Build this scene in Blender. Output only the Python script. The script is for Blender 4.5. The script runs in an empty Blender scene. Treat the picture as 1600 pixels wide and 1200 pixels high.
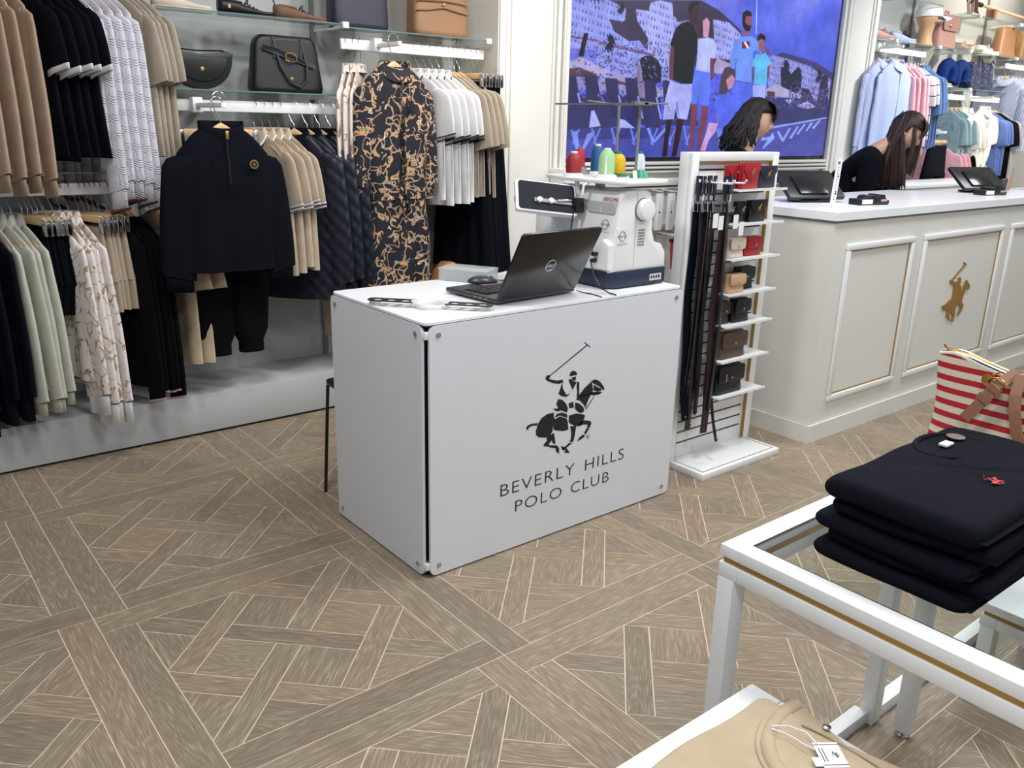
import bpy, bmesh, math, random
import numpy as np
from mathutils import Vector, Matrix
from mathutils.geometry import tessellate_polygon
PI = math.pi
random.seed(4)
SC = bpy.context.scene
COL = SC.collection

# ---------------------------------------------------------------- camera
cd = bpy.data.cameras.new('camera'); cam = bpy.data.objects.new('camera', cd); COL.objects.link(cam)
right, up, fwd = (.781782, -.623149, .022393), (.166755, .243540, .955448), (.600840, .743218, -.294309)
cam.matrix_world = Matrix(((right[0], up[0], -fwd[0], -1.30889), (right[1], up[1], -fwd[1], -3.38503), (right[2], up[2], -fwd[2], 1.45350), (0, 0, 0, 1)))
cd.lens = 1323.735 / 1600 * 36; bpy.context.view_layer.update()
cd.sensor_width = 36; cd.clip_start = .05; cd.clip_end = 60
SC.camera = cam
# ---------------------------------------------------------------- world, lights, exposure
w = bpy.data.worlds.new('world'); SC.world = w; w.use_nodes = True
w.node_tree.nodes['Background'].inputs[0].default_value = (.90, .95, 1.0, 1)
w.node_tree.nodes['Background'].inputs[1].default_value = .42
SC.view_settings.view_transform = 'Standard'; SC.view_settings.look = 'None'
SC.view_settings.gamma = 1; SC.view_settings.exposure = 0.0; SC.view_settings.use_curve_mapping = False
def area(name, loc, size, power, color=(.98, .99, 1), target=None, sy=None, spread=PI):
    l = bpy.data.lights.new(name, 'AREA'); l.energy = power; l.size = size; l.color = color; l.spread = spread
    if sy: l.shape = 'RECTANGLE'; l.size_y = sy
    o = bpy.data.objects.new(name, l); COL.objects.link(o); o.location = loc
    if target:
        d = Vector(target) - Vector(loc); o.rotation_euler = d.to_track_quat('-Z', 'Y').to_euler()
    return o
area('ceiling_light', (-.6, -1.5, 3.05), .5, 34)
area('ceiling_light', (1.2, -1.9, 3.05), .5, 34)
area('ceiling_light', (3.2, -2.0, 3.05), .5, 34)
area('ceiling_light', (5.4, -1.8, 3.05), .5, 34)
area('ceiling_light', (2.2, -.55, 3.05), .4, 14)
area('ceiling_light', (-1.4, -3.6, 3.05), .6, 32)
area('ceiling_light', (1.4, -3.9, 3.05), .6, 36)
area('rail_spot', (.3, -.9, 3.0), .16, 4, target=(.3, .7, 1.0), spread=1.5)
area('rail_spot', (1.5, -.9, 3.0), .16, 6, (1, .93, .83), target=(1.4, .7, 1.3), spread=1.4)
area('rail_spot', (6.0, -.9, 3.0), .2, 14, target=(6.0, .7, 1.4), spread=1.6)
area('rail_spot', (7.8, -.9, 3.0), .2, 24, (1, .90, .76), target=(7.8, .7, 1.4), spread=1.6)

area('niche_strip', (1.50, .64, 2.95), .25, 3.5, (1, .84, .64), target=(1.6, .75, 1.8))
area('niche_strip', (7.9, .60, 2.98), 1.6, 9, (1, .86, .68), sy=.1)

# ---------------------------------------------------------------- helpers
def lin(c):
    return tuple(((x / 255) / 12.92 if x / 255 <= .04045 else ((x / 255 + .055) / 1.055) ** 2.4) for x in c)
def newmat(name):
    m = bpy.data.materials.new(name); m.use_nodes = True
    return m, m.node_tree, m.node_tree.nodes['Principled BSDF']
def N(nt, t, **k):
    n = nt.nodes.new(t)
    for a, b in k.items(): setattr(n, a, b)
    return n
def ramp(nt, stops):
    r = nt.nodes.new('ShaderNodeValToRGB'); e = r.color_ramp.elements
    e[0].position, e[0].color = stops[0][0], (*stops[0][1], 1)
    e[1].position, e[1].color = stops[-1][0], (*stops[-1][1], 1)
    for p, c in stops[1:-1]:
        q = e.new(p); q.color = (*c, 1)
    return r
def mul(c, k): return tuple(min(1, x * k) for x in c)
def mat(name, c, rough=.5, metal=0, var=.06, scale=6, bump=0, bscale=200, trans=0, ior=1.45, sheen=0, emit=None, estr=1, coat=0, spec=.5, stretch=None):
    m, nt, b = newmat(name); c = lin(c)
    tc = N(nt, 'ShaderNodeTexCoord')
    nz = N(nt, 'ShaderNodeTexNoise'); nz.inputs['Scale'].default_value = scale; nz.inputs['Detail'].default_value = 4
    nt.links.new(tc.outputs['Object'], nz.inputs['Vector'])
    r = ramp(nt, [(.3, mul(c, 1 - var)), (.7, mul(c, 1 + var))])
    nt.links.new(nz.outputs[0], r.inputs[0]); nt.links.new(r.outputs[0], b.inputs['Base Color'])
    b.inputs['Roughness'].default_value = rough; b.inputs['Metallic'].default_value = metal
    b.inputs['Specular IOR Level'].default_value = spec
    if trans: b.inputs['Transmission Weight'].default_value = trans; b.inputs['IOR'].default_value = ior
    if sheen: b.inputs['Sheen Weight'].default_value = sheen
    if coat: b.inputs['Coat Weight'].default_value = coat
    if emit: b.inputs['Emission Color'].default_value = (*lin(emit), 1); b.inputs['Emission Strength'].default_value = estr
    if bump:
        n2 = N(nt, 'ShaderNodeTexNoise'); n2.inputs['Scale'].default_value = bscale; n2.inputs['Detail'].default_value = 2
        src = tc.outputs['Object']
        if stretch:
            mp = N(nt, 'ShaderNodeMapping'); mp.inputs['Scale'].default_value = stretch
            nt.links.new(src, mp.inputs[0]); src = mp.outputs[0]
        nt.links.new(src, n2.inputs['Vector'])
        bp = N(nt, 'ShaderNodeBump'); bp.inputs['Strength'].default_value = bump; bp.inputs['Distance'].default_value = .002
        nt.links.new(n2.outputs[0], bp.inputs['Height']); nt.links.new(bp.outputs[0], b.inputs['Normal'])
    return m
def math_(nt, op, a, b_=None, c=None):
    n = N(nt, 'ShaderNodeMath', operation=op)
    for i, v in enumerate((a, b_, c)):
        if v is None: continue
        if isinstance(v, (int, float)): n.inputs[i].default_value = v
        else: nt.links.new(v, n.inputs[i])
    return n.outputs[0]
def mesh(name, V, F, m, parent=None, smooth=False, mats=None, midx=None):
    me = bpy.data.meshes.new(name); me.from_pydata([tuple(v) for v in V], [], F)
    for x in (mats or [m]): me.materials.append(x)
    if midx: me.polygons.foreach_set('material_index', midx)
    if smooth: me.polygons.foreach_set('use_smooth', [True] * len(me.polygons))
    me.update()
    o = bpy.data.objects.new(name, me); COL.objects.link(o)
    if parent: o.parent = parent
    return o
def fin(name, bm, m, parent=None, smooth=False):
    bmesh.ops.recalc_face_normals(bm, faces=bm.faces)
    me = bpy.data.meshes.new(name); bm.to_mesh(me); bm.free(); me.materials.append(m)
    if smooth:
        me.polygons.foreach_set('use_smooth', [True] * len(me.polygons))
        try: me.set_sharp_from_angle(angle=.7)
        except Exception: pass
    o = bpy.data.objects.new(name, me); COL.objects.link(o)
    if parent: o.parent = parent
    return o
def addbox(bm, a, b, bev=0, seg=2):
    M_ = Matrix.Translation(((a[0] + b[0]) / 2, (a[1] + b[1]) / 2, (a[2] + b[2]) / 2)) @ Matrix.Diagonal((abs(b[0] - a[0]), abs(b[1] - a[1]), abs(b[2] - a[2]), 1))
    r = bmesh.ops.create_cube(bm, size=1, matrix=M_)
    if bev:
        es = {e for v in r['verts'] for e in v.link_edges}
        bmesh.ops.bevel(bm, geom=list(es), offset=bev, segments=seg, affect='EDGES', profile=.5)
def box(name, a, b, m, parent=None, bev=0, seg=2):
    bm = bmesh.new(); addbox(bm, a, b, bev, seg); return fin(name, bm, m, parent, bev > 0)
def boxes(name, lst, m, parent=None, bev=0):
    bm = bmesh.new()
    for a, b in lst: addbox(bm, a, b, bev)
    return fin(name, bm, m, parent, bev > 0)
def addtube(bm, P, r, n=8, caps=True, flat=1.0):
    P = [Vector(p) for p in P]; rings = []
    up = Vector((0, 0, 1))
    for i, p in enumerate(P):
        t = (P[min(i + 1, len(P) - 1)] - P[max(i - 1, 0)])
        if t.length < 1e-9: t = Vector((0, 0, 1))
        t.normalize()
        if i == 0:
            u = t.cross(up) if abs(t.z) < .95 else t.cross(Vector((0, 1, 0)))
        else:
            u = u - t * u.dot(t)
        u.normalize(); v = t.cross(u)
        rr = r[i] if isinstance(r, (list, tuple)) else r
        rings.append([bm.verts.new(p + u * math.cos(2 * PI * k / n) * rr + v * math.sin(2 * PI * k / n) * rr * flat) for k in range(n)])
    for a, b in zip(rings, rings[1:]):
        for k in range(n): bm.faces.new((a[k], a[(k + 1) % n], b[(k + 1) % n], b[k]))
    if caps:
        bm.faces.new(rings[0][::-1]); bm.faces.new(rings[-1])
def tube(name, P, r, m, parent=None, n=8, flat=1.0):
    bm = bmesh.new(); addtube(bm, P, r, n, True, flat); return fin(name, bm, m, parent, True)
def tubes(name, L, r, m, parent=None, n=6):
    bm = bmesh.new()
    for P in L: addtube(bm, P, r, n)
    return fin(name, bm, m, parent, True)
def lathe(name, prof, m, parent=None, n=24, c=(0, 0, 0), axis='z', caps=True):
    bm = bmesh.new(); rings = []
    for r, z in prof:
        ring = []
        for k in range(n):
            a = 2 * PI * k / n; x, y = r * math.cos(a), r * math.sin(a)
            p = (x, y, z) if axis == 'z' else ((x, z, y) if axis == 'y' else (z, x, y))
            ring.append(bm.verts.new((p[0] + c[0], p[1] + c[1], p[2] + c[2])))
        rings.append(ring)
    for a, b in zip(rings, rings[1:]):
        for k in range(n): bm.faces.new((a[k], a[(k + 1) % n], b[(k + 1) % n], b[k]))
    if caps: bm.faces.new(rings[0][::-1]); bm.faces.new(rings[-1])
    return fin(name, bm, m, parent, True)
def loft(name, rings, m, parent=None, cap0=False, cap1=False, smooth=True, mats=None, fm=None, closed=True):
    n = len(rings[0]); V = [p for r in rings for p in r]; F = []
    for i in range(len(rings) - 1):
        for k in range(n if closed else n - 1):
            k2 = (k + 1) % n
            F.append((i * n + k, i * n + k2, (i + 1) * n + k2, (i + 1) * n + k))
    if cap0: F.append(tuple(range(n))[::-1])
    if cap1: F.append(tuple(range((len(rings) - 1) * n, len(rings) * n)))
    return mesh(name, V, F, m, parent, smooth)
def prism(name, poly, a, b, m, parent=None, plane='xz', bev=0, smooth=False):
    # poly in plane, extruded between a and b along the third axis
    bm = bmesh.new()
    def P(u, v, t): return {'xz': (u, t, v), 'yz': (t, u, v), 'xy': (u, v, t)}[plane]
    A = [bm.verts.new(P(u, v, a)) for u, v in poly]; B = [bm.verts.new(P(u, v, b)) for u, v in poly]
    n = len(poly)
    tri = tessellate_polygon([[Vector((u, v, 0)) for u, v in poly]])
    if bev == 0 and n > 4:
        for t in tri:
            bm.faces.new([A[i] for i in t]); bm.faces.new([B[i] for i in reversed(t)])
    else:
        bm.faces.new(A); bm.faces.new(B[::-1])
    for i in range(n): bm.faces.new((A[i], A[(i + 1) % n], B[(i + 1) % n], B[i]))
    if bev:
        bmesh.ops.recalc_face_normals(bm, faces=bm.faces)
        es = [e for e in bm.edges if (e.verts[0] in A) == (e.verts[1] in A)]
        bmesh.ops.bevel(bm, geom=es, offset=bev, segments=2, affect='EDGES', profile=.5)
    return fin(name, bm, m, parent, smooth or bev > 0)
def root(name, label, cat, loc=(0, 0, 0), rz=0, group=None, rx=0, ry=0, kind=None):
    o = bpy.data.objects.new(name, None); COL.objects.link(o); o.empty_display_size = .05
    o.location = loc; o.rotation_euler = (rx, ry, rz); o['label'] = label; o['category'] = cat
    if group: o['group'] = group
    if kind: o['kind'] = kind
    return o
def tag(o, label, cat, group=None, kind=None):
    o['label'] = label; o['category'] = cat
    if group: o['group'] = group
    if kind: o['kind'] = kind
    return o
def st(o): o['kind'] = 'structure'; return o
def dup(r, loc, rz=None, label=None, group=None, rx=None):
    c = r.copy(); COL.objects.link(c); c.location = loc
    if rz is not None: c.rotation_euler.z = rz
    if label: c['label'] = label
    if group: c['group'] = group
    for ch in r.children:
        d = ch.copy(); COL.objects.link(d); d.parent = c
        for g in ch.children:
            e = g.copy(); COL.objects.link(e); e.parent = d
    return c
ORD = ['first', 'second', 'third', 'fourth', 'fifth', 'sixth', 'seventh', 'eighth', 'ninth', 'tenth', 'eleventh', 'twelfth', 'thirteenth', 'fourteenth']
def text(name, s, size, m, parent, loc, rot, extrude=.0006, offset=0, xs=1, align='LEFT', space=1):
    c = bpy.data.curves.new(name, 'FONT'); c.body = s; c.size = size; c.extrude = extrude; c.offset = offset
    c.align_x = align; c.space_character = space; c.resolution_u = 4
    c.materials.append(m)
    o = bpy.data.objects.new(name, c); COL.objects.link(o); o.location = loc; o.rotation_euler = rot; o.scale = (xs, 1, 1)
    bpy.context.view_layer.update()
    me = bpy.data.meshes.new_from_object(o.evaluated_get(bpy.context.evaluated_depsgraph_get())); M_ = o.matrix_basis.copy(); bpy.data.objects.remove(o)
    o = bpy.data.objects.new(name, me); COL.objects.link(o); o.matrix_basis = M_
    if parent: o.parent = parent
    return o
def polys(name, PL, f, m, parent=None):
    # flat print made of several polygons; f maps (u,v) to a point
    V, F = [], []
    for pl in PL:
        b = len(V); V += [f(u, v) for u, v in pl]
        for t in tessellate_polygon([[Vector((u, v, 0)) for u, v in pl]]): F.append(tuple(b + i for i in t))
    return mesh(name, V, F, m, parent)
def rrect(x0, y0, x1, y1, r, n=5):
    out = []
    for cx, cy, a0 in ((x1 - r, y1 - r, 0), (x0 + r, y1 - r, 90), (x0 + r, y0 + r, 180), (x1 - r, y0 + r, 270)):
        for k in range(n + 1):
            a = math.radians(a0 + 90 * k / n); out.append((cx + r * math.cos(a), cy + r * math.sin(a)))
    return out

# ---------------------------------------------------------------- materials
WHITE = mat('white_lacquer', (232, 234, 235), .35, var=.01, scale=2)
WHITE2 = mat('warm_white_paint', (224, 224, 218), .45, var=.015, scale=2)
GREYW = mat('niche_paint', (178, 181, 182), .55, var=.03, scale=1.5)
PANEL = mat('white_desk_laminate', (222, 226, 232), .22, var=.006, scale=1.5)
TOPW = mat('white_desk_top', (240, 243, 246), .25, var=.006, scale=1.5)
BLACK = mat('black_plastic', (22, 23, 27), .35, var=.05)
BLACKG = mat('black_gloss', (24, 24, 28), .2, var=.03, spec=.4)
BLACKM = mat('black_leather', (13, 14, 20), .45, var=.08, bump=.25, bscale=500)
NAVYL = mat('navy_leather', (30, 35, 52), .45, var=.08, bump=.25, bscale=500)
TAN = mat('tan_leather', (146, 108, 76), .5, var=.08, bump=.25, bscale=400)
BROWNL = mat('brown_leather', (62, 44, 42), .5, var=.1, bump=.25, bscale=400)
REDL = mat('red_leather', (165, 30, 42), .45, var=.06, bump=.2, bscale=400)
CREAML = mat('cream_leather', (212, 196, 180), .5, var=.04, bump=.2, bscale=400)
PINKL = mat('dusty_pink_leather', (182, 138, 128), .5, var=.04, bump=.2, bscale=400)
GOLD = mat('gold_metal', (205, 165, 90), .3, metal=1, var=.03)
GOLDP = mat('gold_paint', (172, 135, 70), .4, metal=.5, var=.04)
CHROME = mat('chrome', (200, 200, 202), .22, metal=1, var=.02)
GREYP = mat('grey_plastic', (120, 120, 118), .45)
WOODH = mat('hanger_beech', (214, 176, 132), .4, var=.12, scale=8, bump=.1, bscale=60, stretch=(8, 1, 8))
INK = mat('black_ink', (22, 26, 32), .4, var=.02)
PAPER = mat('white_paper', (236, 236, 236), .6, var=.01)
SKIN = mat('skin', (214, 168, 145), .5, var=.03, scale=20)
SKINR = mat('lip_pink', (176, 98, 92), .5, var=.03, scale=20)
HAIRB = mat('dark_brown_hair', (20, 15, 14), .6, var=.3, scale=30, bump=.3, bscale=90, stretch=(8, 8, .6))
HAIRC = mat('chestnut_hair', (52, 35, 31), .55, var=.3, scale=30, bump=.3, bscale=90, stretch=(8, 8, .5))
def glassmat(name, c, a=.16):
    m, nt, b = newmat(name)
    out = nt.nodes['Material Output']; g = N(nt, 'ShaderNodeBsdfGlossy'); g.inputs['Roughness'].default_value = .02
    t = N(nt, 'ShaderNodeBsdfTransparent'); t.inputs[0].default_value = (*lin(c), 1)
    fr = N(nt, 'ShaderNodeFresnel'); fr.inputs[0].default_value = 1.5
    mx = N(nt, 'ShaderNodeMixShader')
    ge = N(nt, 'ShaderNodeNewGeometry'); nt.links.new(math_(nt, 'MULTIPLY', fr.outputs[0], math_(nt, 'SUBTRACT', 1, ge.outputs['Backfacing'])), mx.inputs[0]); nt.links.new(t.outputs[0], mx.inputs[1]); nt.links.new(g.outputs[0], mx.inputs[2])
    nt.links.new(mx.outputs[0], out.inputs['Surface']); return m
GLASS = glassmat('clear_shelf_glass', (250, 253, 252))
GEDGE = mat('glass_edge', (96, 128, 128), .1, var=.05)
FROST = glassmat('frosted_clear_plastic', (225, 235, 235))
def fabric(name, c, var=.08, sc=18, bump=.35, bs=420, rough=.9, sheen=0, stretch=None):
    return mat(name, c, rough, var=var, scale=sc, bump=bump, bscale=bs, sheen=sheen, spec=.12, stretch=stretch)
F_NAVY = fabric('navy_jersey', (9, 12, 21)); F_BLACK = fabric('black_knit', (8, 9, 12), bump=.2)
F_CAMEL = fabric('camel_knit', (172, 150, 130)); F_BEIGE = fabric('beige_cotton', (182, 166, 146)); F_BEIGE2 = fabric('taupe_pique', (168, 156, 140))
F_LINEN = fabric('sage_linen', (190, 190, 178), stretch=(1, 1, .15), bs=300); F_WHITE = fabric('white_pique', (212, 212, 214))
F_WHITET = fabric('white_trim', (232, 232, 232)); F_BLKT = fabric('black_trim', (30, 30, 34)); F_MAROON = fabric('maroon_trim', (96, 60, 66))
F_PINK = fabric('pink_cotton', (226, 172, 182)); F_BLUE = fabric('cornflower_cotton', (92, 116, 176)); F_DENIM = fabric('light_denim', (104, 134, 182))
F_TEAL = fabric('teal_cotton', (136, 162, 170)); F_GREYS = fabric('silver_grey_cotton', (150, 152, 164)); F_IVORY = fabric('ivory_cotton', (228, 226, 218))
F_TSHIRT = fabric('sand_cotton', (188, 170, 145), bump=.2); F_STACK = fabric('midnight_navy_cotton', (11, 14, 24))
F_QUILT = mat('quilted_nylon', (22, 27, 42), .42, var=.05, spec=.5)
F_FUR = fabric('blue_plush', (24, 50, 110), bump=1, bs=120)
def curves_print(name, base, cols, sc=9, w=.035, wob=.5, rough=.8):
    # chains and straps: thin contour bands of warped noise over the cloth colour
    m, nt, b = newmat(name); tc = N(nt, 'ShaderNodeTexCoord'); b.inputs['Roughness'].default_value = rough
    prev = None; oi = N(nt, 'ShaderNodeObjectInfo'); jv = N(nt, 'ShaderNodeVectorMath', operation='ADD'); cb = N(nt, 'ShaderNodeCombineXYZ')
    for q in range(3): nt.links.new(math_(nt, 'MULTIPLY', oi.outputs['Random'], (17, 29, 11)[q]), cb.inputs[q])
    nt.links.new(tc.outputs['Object'], jv.inputs[0]); nt.links.new(cb.outputs[0], jv.inputs[1])
    for i, c in enumerate(cols):
        mp = N(nt, 'ShaderNodeMapping'); mp.inputs['Location'].default_value = (i * 3.1, i * 1.7, i * 2.3); mp.inputs['Scale'].default_value = (1, 1, 1)
        nt.links.new(jv.outputs[0], mp.inputs[0])
        nz = N(nt, 'ShaderNodeTexNoise'); nz.inputs['Scale'].default_value = sc * (1 + .25 * i); nz.inputs['Detail'].default_value = 1; nz.inputs['Distortion'].default_value = wob
        nt.links.new(mp.outputs[0], nz.inputs['Vector'])
        d = math_(nt, 'ABSOLUTE', math_(nt, 'SUBTRACT', nz.outputs[0], .5 + .03 * i))
        band = math_(nt, 'LESS_THAN', d, w)
        edge = math_(nt, 'GREATER_THAN', d, w * .62)
        n2 = N(nt, 'ShaderNodeTexNoise'); n2.inputs['Scale'].default_value = sc * .8; nt.links.new(mp.outputs[0], n2.inputs['Vector'])
        gate = math_(nt, 'GREATER_THAN', n2.outputs[0], .44)
        # links of chain: break the band with fine waves
        wv = N(nt, 'ShaderNodeTexVoronoi'); wv.inputs['Scale'].default_value = sc * 9; nt.links.new(mp.outputs[0], wv.inputs['Vector'])
        lk = math_(nt, 'GREATER_THAN', wv.outputs['Distance'], .22)
        f = math_(nt, 'MULTIPLY', math_(nt, 'MULTIPLY', band, gate), math_(nt, 'MAXIMUM', lk, edge))
        cm = N(nt, 'ShaderNodeMixRGB'); cm.inputs[1].default_value = (*lin(c[0]), 1); cm.inputs[2].default_value = (*lin(c[1]), 1)
        nt.links.new(edge, cm.inputs[0])
        mx = N(nt, 'ShaderNodeMixRGB'); nt.links.new(f, mx.inputs[0])
        if prev is None: mx.inputs[1].default_value = (*lin(base), 1)
        else: nt.links.new(prev, mx.inputs[1])
        nt.links.new(cm.outputs[0], mx.inputs[2]); prev = mx.outputs[0]
    nt.links.new(prev, b.inputs['Base Color']); return m
P_DRESS = curves_print('navy_cloth_with_bridle_print', (14, 18, 31), [((190, 150, 110), (118, 88, 62)), ((150, 122, 96), (214, 192, 164))], 15, .032)
P_BLOUSE = curves_print('white_cloth_with_chain_print', (228, 220, 218), [((176, 148, 96), (120, 104, 92)), ((196, 170, 130), (140, 124, 112))], 11, .02)
P_STRIPY = curves_print('pale_cloth_with_brown_print', (212, 200, 192), [((150, 128, 116), (110, 92, 84))], 12, .02)
P_SPOTN = curves_print('navy_print_rucksack', (20, 28, 58), [((120, 130, 170), (60, 70, 110))], 30, .02)
def stripes(name, a, b_, sc, axis='y', thin=.5, rough=.8, noise=.0):
    m, nt, b = newmat(name); tc = N(nt, 'ShaderNodeTexCoord'); s = N(nt, 'ShaderNodeSeparateXYZ'); nt.links.new(tc.outputs['Object'], s.inputs[0])
    v = s.outputs['XYZ'.index(axis.upper())]
    f = math_(nt, 'FRACT', math_(nt, 'MULTIPLY', v, sc)); f = math_(nt, 'LESS_THAN', f, thin)
    mx = N(nt, 'ShaderNodeMixRGB'); mx.inputs[1].default_value = (*lin(a), 1); mx.inputs[2].default_value = (*lin(b_), 1)
    nt.links.new(f, mx.inputs[0]); nt.links.new(mx.outputs[0], b.inputs['Base Color']); b.inputs['Roughness'].default_value = rough
    n2 = N(nt, 'ShaderNodeTexNoise'); n2.inputs['Scale'].default_value = 300; nt.links.new(tc.outputs['Object'], n2.inputs['Vector'])
    bp = N(nt, 'ShaderNodeBump'); bp.inputs['Strength'].default_value = .4; bp.inputs['Distance'].default_value = .002
    nt.links.new(n2.outputs[0], bp.inputs['Height']); nt.links.new(bp.outputs[0], b.inputs['Normal'])
    return m
S_BLUE = stripes('fine_blue_stripe', (196, 206, 232), (138, 156, 206), 110)
S_PINK = stripes('fine_pink_stripe', (232, 186, 196), (214, 150, 164), 110)
S_BW = stripes('white_with_black_lines', (226, 226, 230), (70, 72, 84), 12, 'z', .1)
S_NAVYW = stripes('blue_white_stripe', (190, 200, 222), (108, 122, 168), 70)
def cable():
    m, nt, b = newmat('white_cable_knit'); tc = N(nt, 'ShaderNodeTexCoord'); s = N(nt, 'ShaderNodeSeparateXYZ'); nt.links.new(tc.outputs['Object'], s.inputs[0])
    y = math_(nt, 'ADD', s.outputs[1], s.outputs[0]); z = s.outputs[2]
    diag = math_(nt, 'SINE', math_(nt, 'MULTIPLY', math_(nt, 'ADD', math_(nt, 'MULTIPLY', y, 1.0), math_(nt, 'MULTIPLY', z, 1.6)), 420))
    rib = math_(nt, 'SINE', math_(nt, 'MULTIPLY', y, 620))
    chk = math_(nt, 'GREATER_THAN', math_(nt, 'SINE', math_(nt, 'MULTIPLY', z, 95)), 0)
    h = N(nt, 'ShaderNodeMixRGB'); nt.links.new(chk, h.inputs[0]); nt.links.new(math_(nt, 'MULTIPLY', diag, 1.0), h.inputs[1]); nt.links.new(math_(nt, 'MULTIPLY', rib, .25), h.inputs[2])
    bp = N(nt, 'ShaderNodeBump'); bp.inputs['Strength'].default_value = .6; bp.inputs['Distance'].default_value = .003
    nt.links.new(h.outputs[0], bp.inputs['Height']); nt.links.new(bp.outputs[0], b.inputs['Normal'])
    b.inputs['Base Color'].default_value = (*lin((214, 212, 222)), 1); b.inputs['Roughness'].default_value = .85
    return m
F_CABLE = cable()
def oak(name, attr=False):
    m, nt, b = newmat(name)
    uv = N(nt, 'ShaderNodeUVMap')
    if attr:
        a = N(nt, 'ShaderNodeAttribute'); a.attribute_name = 'rnd'; rnd = a.outputs['Fac']
    else:
        rnd = N(nt, 'ShaderNodeObjectInfo').outputs['Random']
    off = N(nt, 'ShaderNodeCombineXYZ'); nt.links.new(math_(nt, 'MULTIPLY', rnd, 37), off.inputs[0]); nt.links.new(math_(nt, 'MULTIPLY', rnd, 91), off.inputs[1]); nt.links.new(math_(nt, 'MULTIPLY', rnd, 13), off.inputs[2])
    add = N(nt, 'ShaderNodeVectorMath', operation='ADD'); nt.links.new(uv.outputs[0], add.inputs[0]); nt.links.new(off.outputs[0], add.inputs[1])
    # cathedral grain: warped bands along the board
    mp = N(nt, 'ShaderNodeMapping'); mp.inputs['Scale'].default_value = (1.6, 9, 1); nt.links.new(add.outputs[0], mp.inputs[0])
    n1 = N(nt, 'ShaderNodeTexNoise'); n1.inputs['Scale'].default_value = 1; n1.inputs['Detail'].default_value = 1.5; nt.links.new(mp.outputs[0], n1.inputs['Vector'])
    ring = math_(nt, 'SINE', math_(nt, 'MULTIPLY', n1.outputs[0], 150))
    mp2 = N(nt, 'ShaderNodeMapping'); mp2.inputs['Scale'].default_value = (16, 380, 1); nt.links.new(add.outputs[0], mp2.inputs[0])
    n2 = N(nt, 'ShaderNodeTexNoise'); n2.inputs['Scale'].default_value = 1; n2.inputs['Detail'].default_value = 3; nt.links.new(mp2.outputs[0], n2.inputs['Vector'])
    g = math_(nt, 'ADD', math_(nt, 'MULTIPLY', ring, .055), n2.outputs[0])
    gr = ramp(nt, [(.34, lin((134, 120, 102))), (.55, lin((149, 134, 115))), (.74, lin((184, 171, 152)))])
    nt.links.new(g, gr.inputs[0])
    tone = ramp(nt, [(0, (.80, .80, .80)), (.5, (.98, .98, .98)), (1, (1.0, .95, .90))]); nt.links.new(math_(nt, 'FRACT', math_(nt, 'MULTIPLY', rnd, 7.31)), tone.inputs[0])
    mx = N(nt, 'ShaderNodeMixRGB', blend_type='MULTIPLY'); mx.inputs[0].default_value = 1
    nt.links.new(gr.outputs[0], mx.inputs[1]); nt.links.new(tone.outputs[0], mx.inputs[2])
    # broad blotches
    n3 = N(nt, 'ShaderNodeTexNoise'); n3.inputs['Scale'].default_value = 5; nt.links.new(add.outputs[0], n3.inputs['Vector'])
    r3 = ramp(nt, [(.3, (.9, .9, .9)), (.7, (1.0, 1.0, 1.0))]); nt.links.new(n3.outputs[0], r3.inputs[0])
    m2 = N(nt, 'ShaderNodeMixRGB', blend_type='MULTIPLY'); m2.inputs[0].default_value = 1
    nt.links.new(mx.outputs[0], m2.inputs[1]); nt.links.new(r3.outputs[0], m2.inputs[2])
    nt.links.new(m2.outputs[0], b.inputs['Base Color'])
    b.inputs['Roughness'].default_value = .42; b.inputs['Specular IOR Level'].default_value = .35
    bp = N(nt, 'ShaderNodeBump'); bp.inputs['Strength'].default_value = .25; bp.inputs['Distance'].default_value = .001
    nt.links.new(g, bp.inputs['Height']); nt.links.new(bp.outputs[0], b.inputs['Normal'])
    return m
OAK = oak('limed_oak_plank'); OAKA = oak('limed_oak_plank_far', True)
GROUT = mat('cream_grout', (216, 200, 176), .7, var=.04, scale=20)

# ---------------------------------------------------------------- floor
T_ = .88
floor = st(box('floor', (-3.2, -5.2, -.05), (9.6, 1.0, -.0009), GROUT)); floor['label'] = 'light brown oak parquet floor laid in woven square panels'
def clip(poly, a, b, c):        # keep a*x+b*y<=c
    out = []
    for i, p in enumerate(poly):
        q = poly[(i + 1) % len(poly)]; dp = a * p[0] + b * p[1] - c; dq = a * q[0] + b * q[1] - c
        if dp <= 0: out.append(p)
        if (dp < 0 < dq) or (dq < 0 < dp):
            t = dp / (dp - dq); out.append((p[0] + t * (q[0] - p[0]), p[1] + t * (q[1] - p[1])))
    return out
G_ = .0019          # half joint in tile units
def piece(alo, ahi, blo, bhi, w=.11):      # a=x+y, b=y-x
    p = [(w, w), (1 - w, w), (1 - w, 1 - w), (w, 1 - w)]
    p = [(w + G_, w + G_), (1 - w - G_, w + G_), (1 - w - G_, 1 - w - G_), (w + G_, 1 - w - G_)]
    k = G_ * 1.414
    for A, B, C_ in ((1, 1, ahi - k), (-1, -1, -alo - k), (-1, 1, bhi - k), (1, -1, -blo - k)):
        if abs(C_) < 5: p = clip(p, A, B, C_)
    return p
BG = 9
w_ = .11
PIECES = [([(G_, G_), (w_ - G_, G_), (w_ - G_, 1 - w_ - G_), (G_, 1 - w_ - G_)], 90),
          ([(G_, 1 - w_ + G_), (1 - w_ - G_, 1 - w_ + G_), (1 - w_ - G_, 1 - G_), (G_, 1 - G_)], 0),
          ([(1 - w_ + G_, w_ + G_), (1 - G_, w_ + G_), (1 - G_, 1 - G_), (1 - w_ + G_, 1 - G_)], 90),
          ([(w_ + G_, G_), (1 - G_, G_), (1 - G_, w_ - G_), (w_ + G_, w_ - G_)], 0)]
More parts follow.
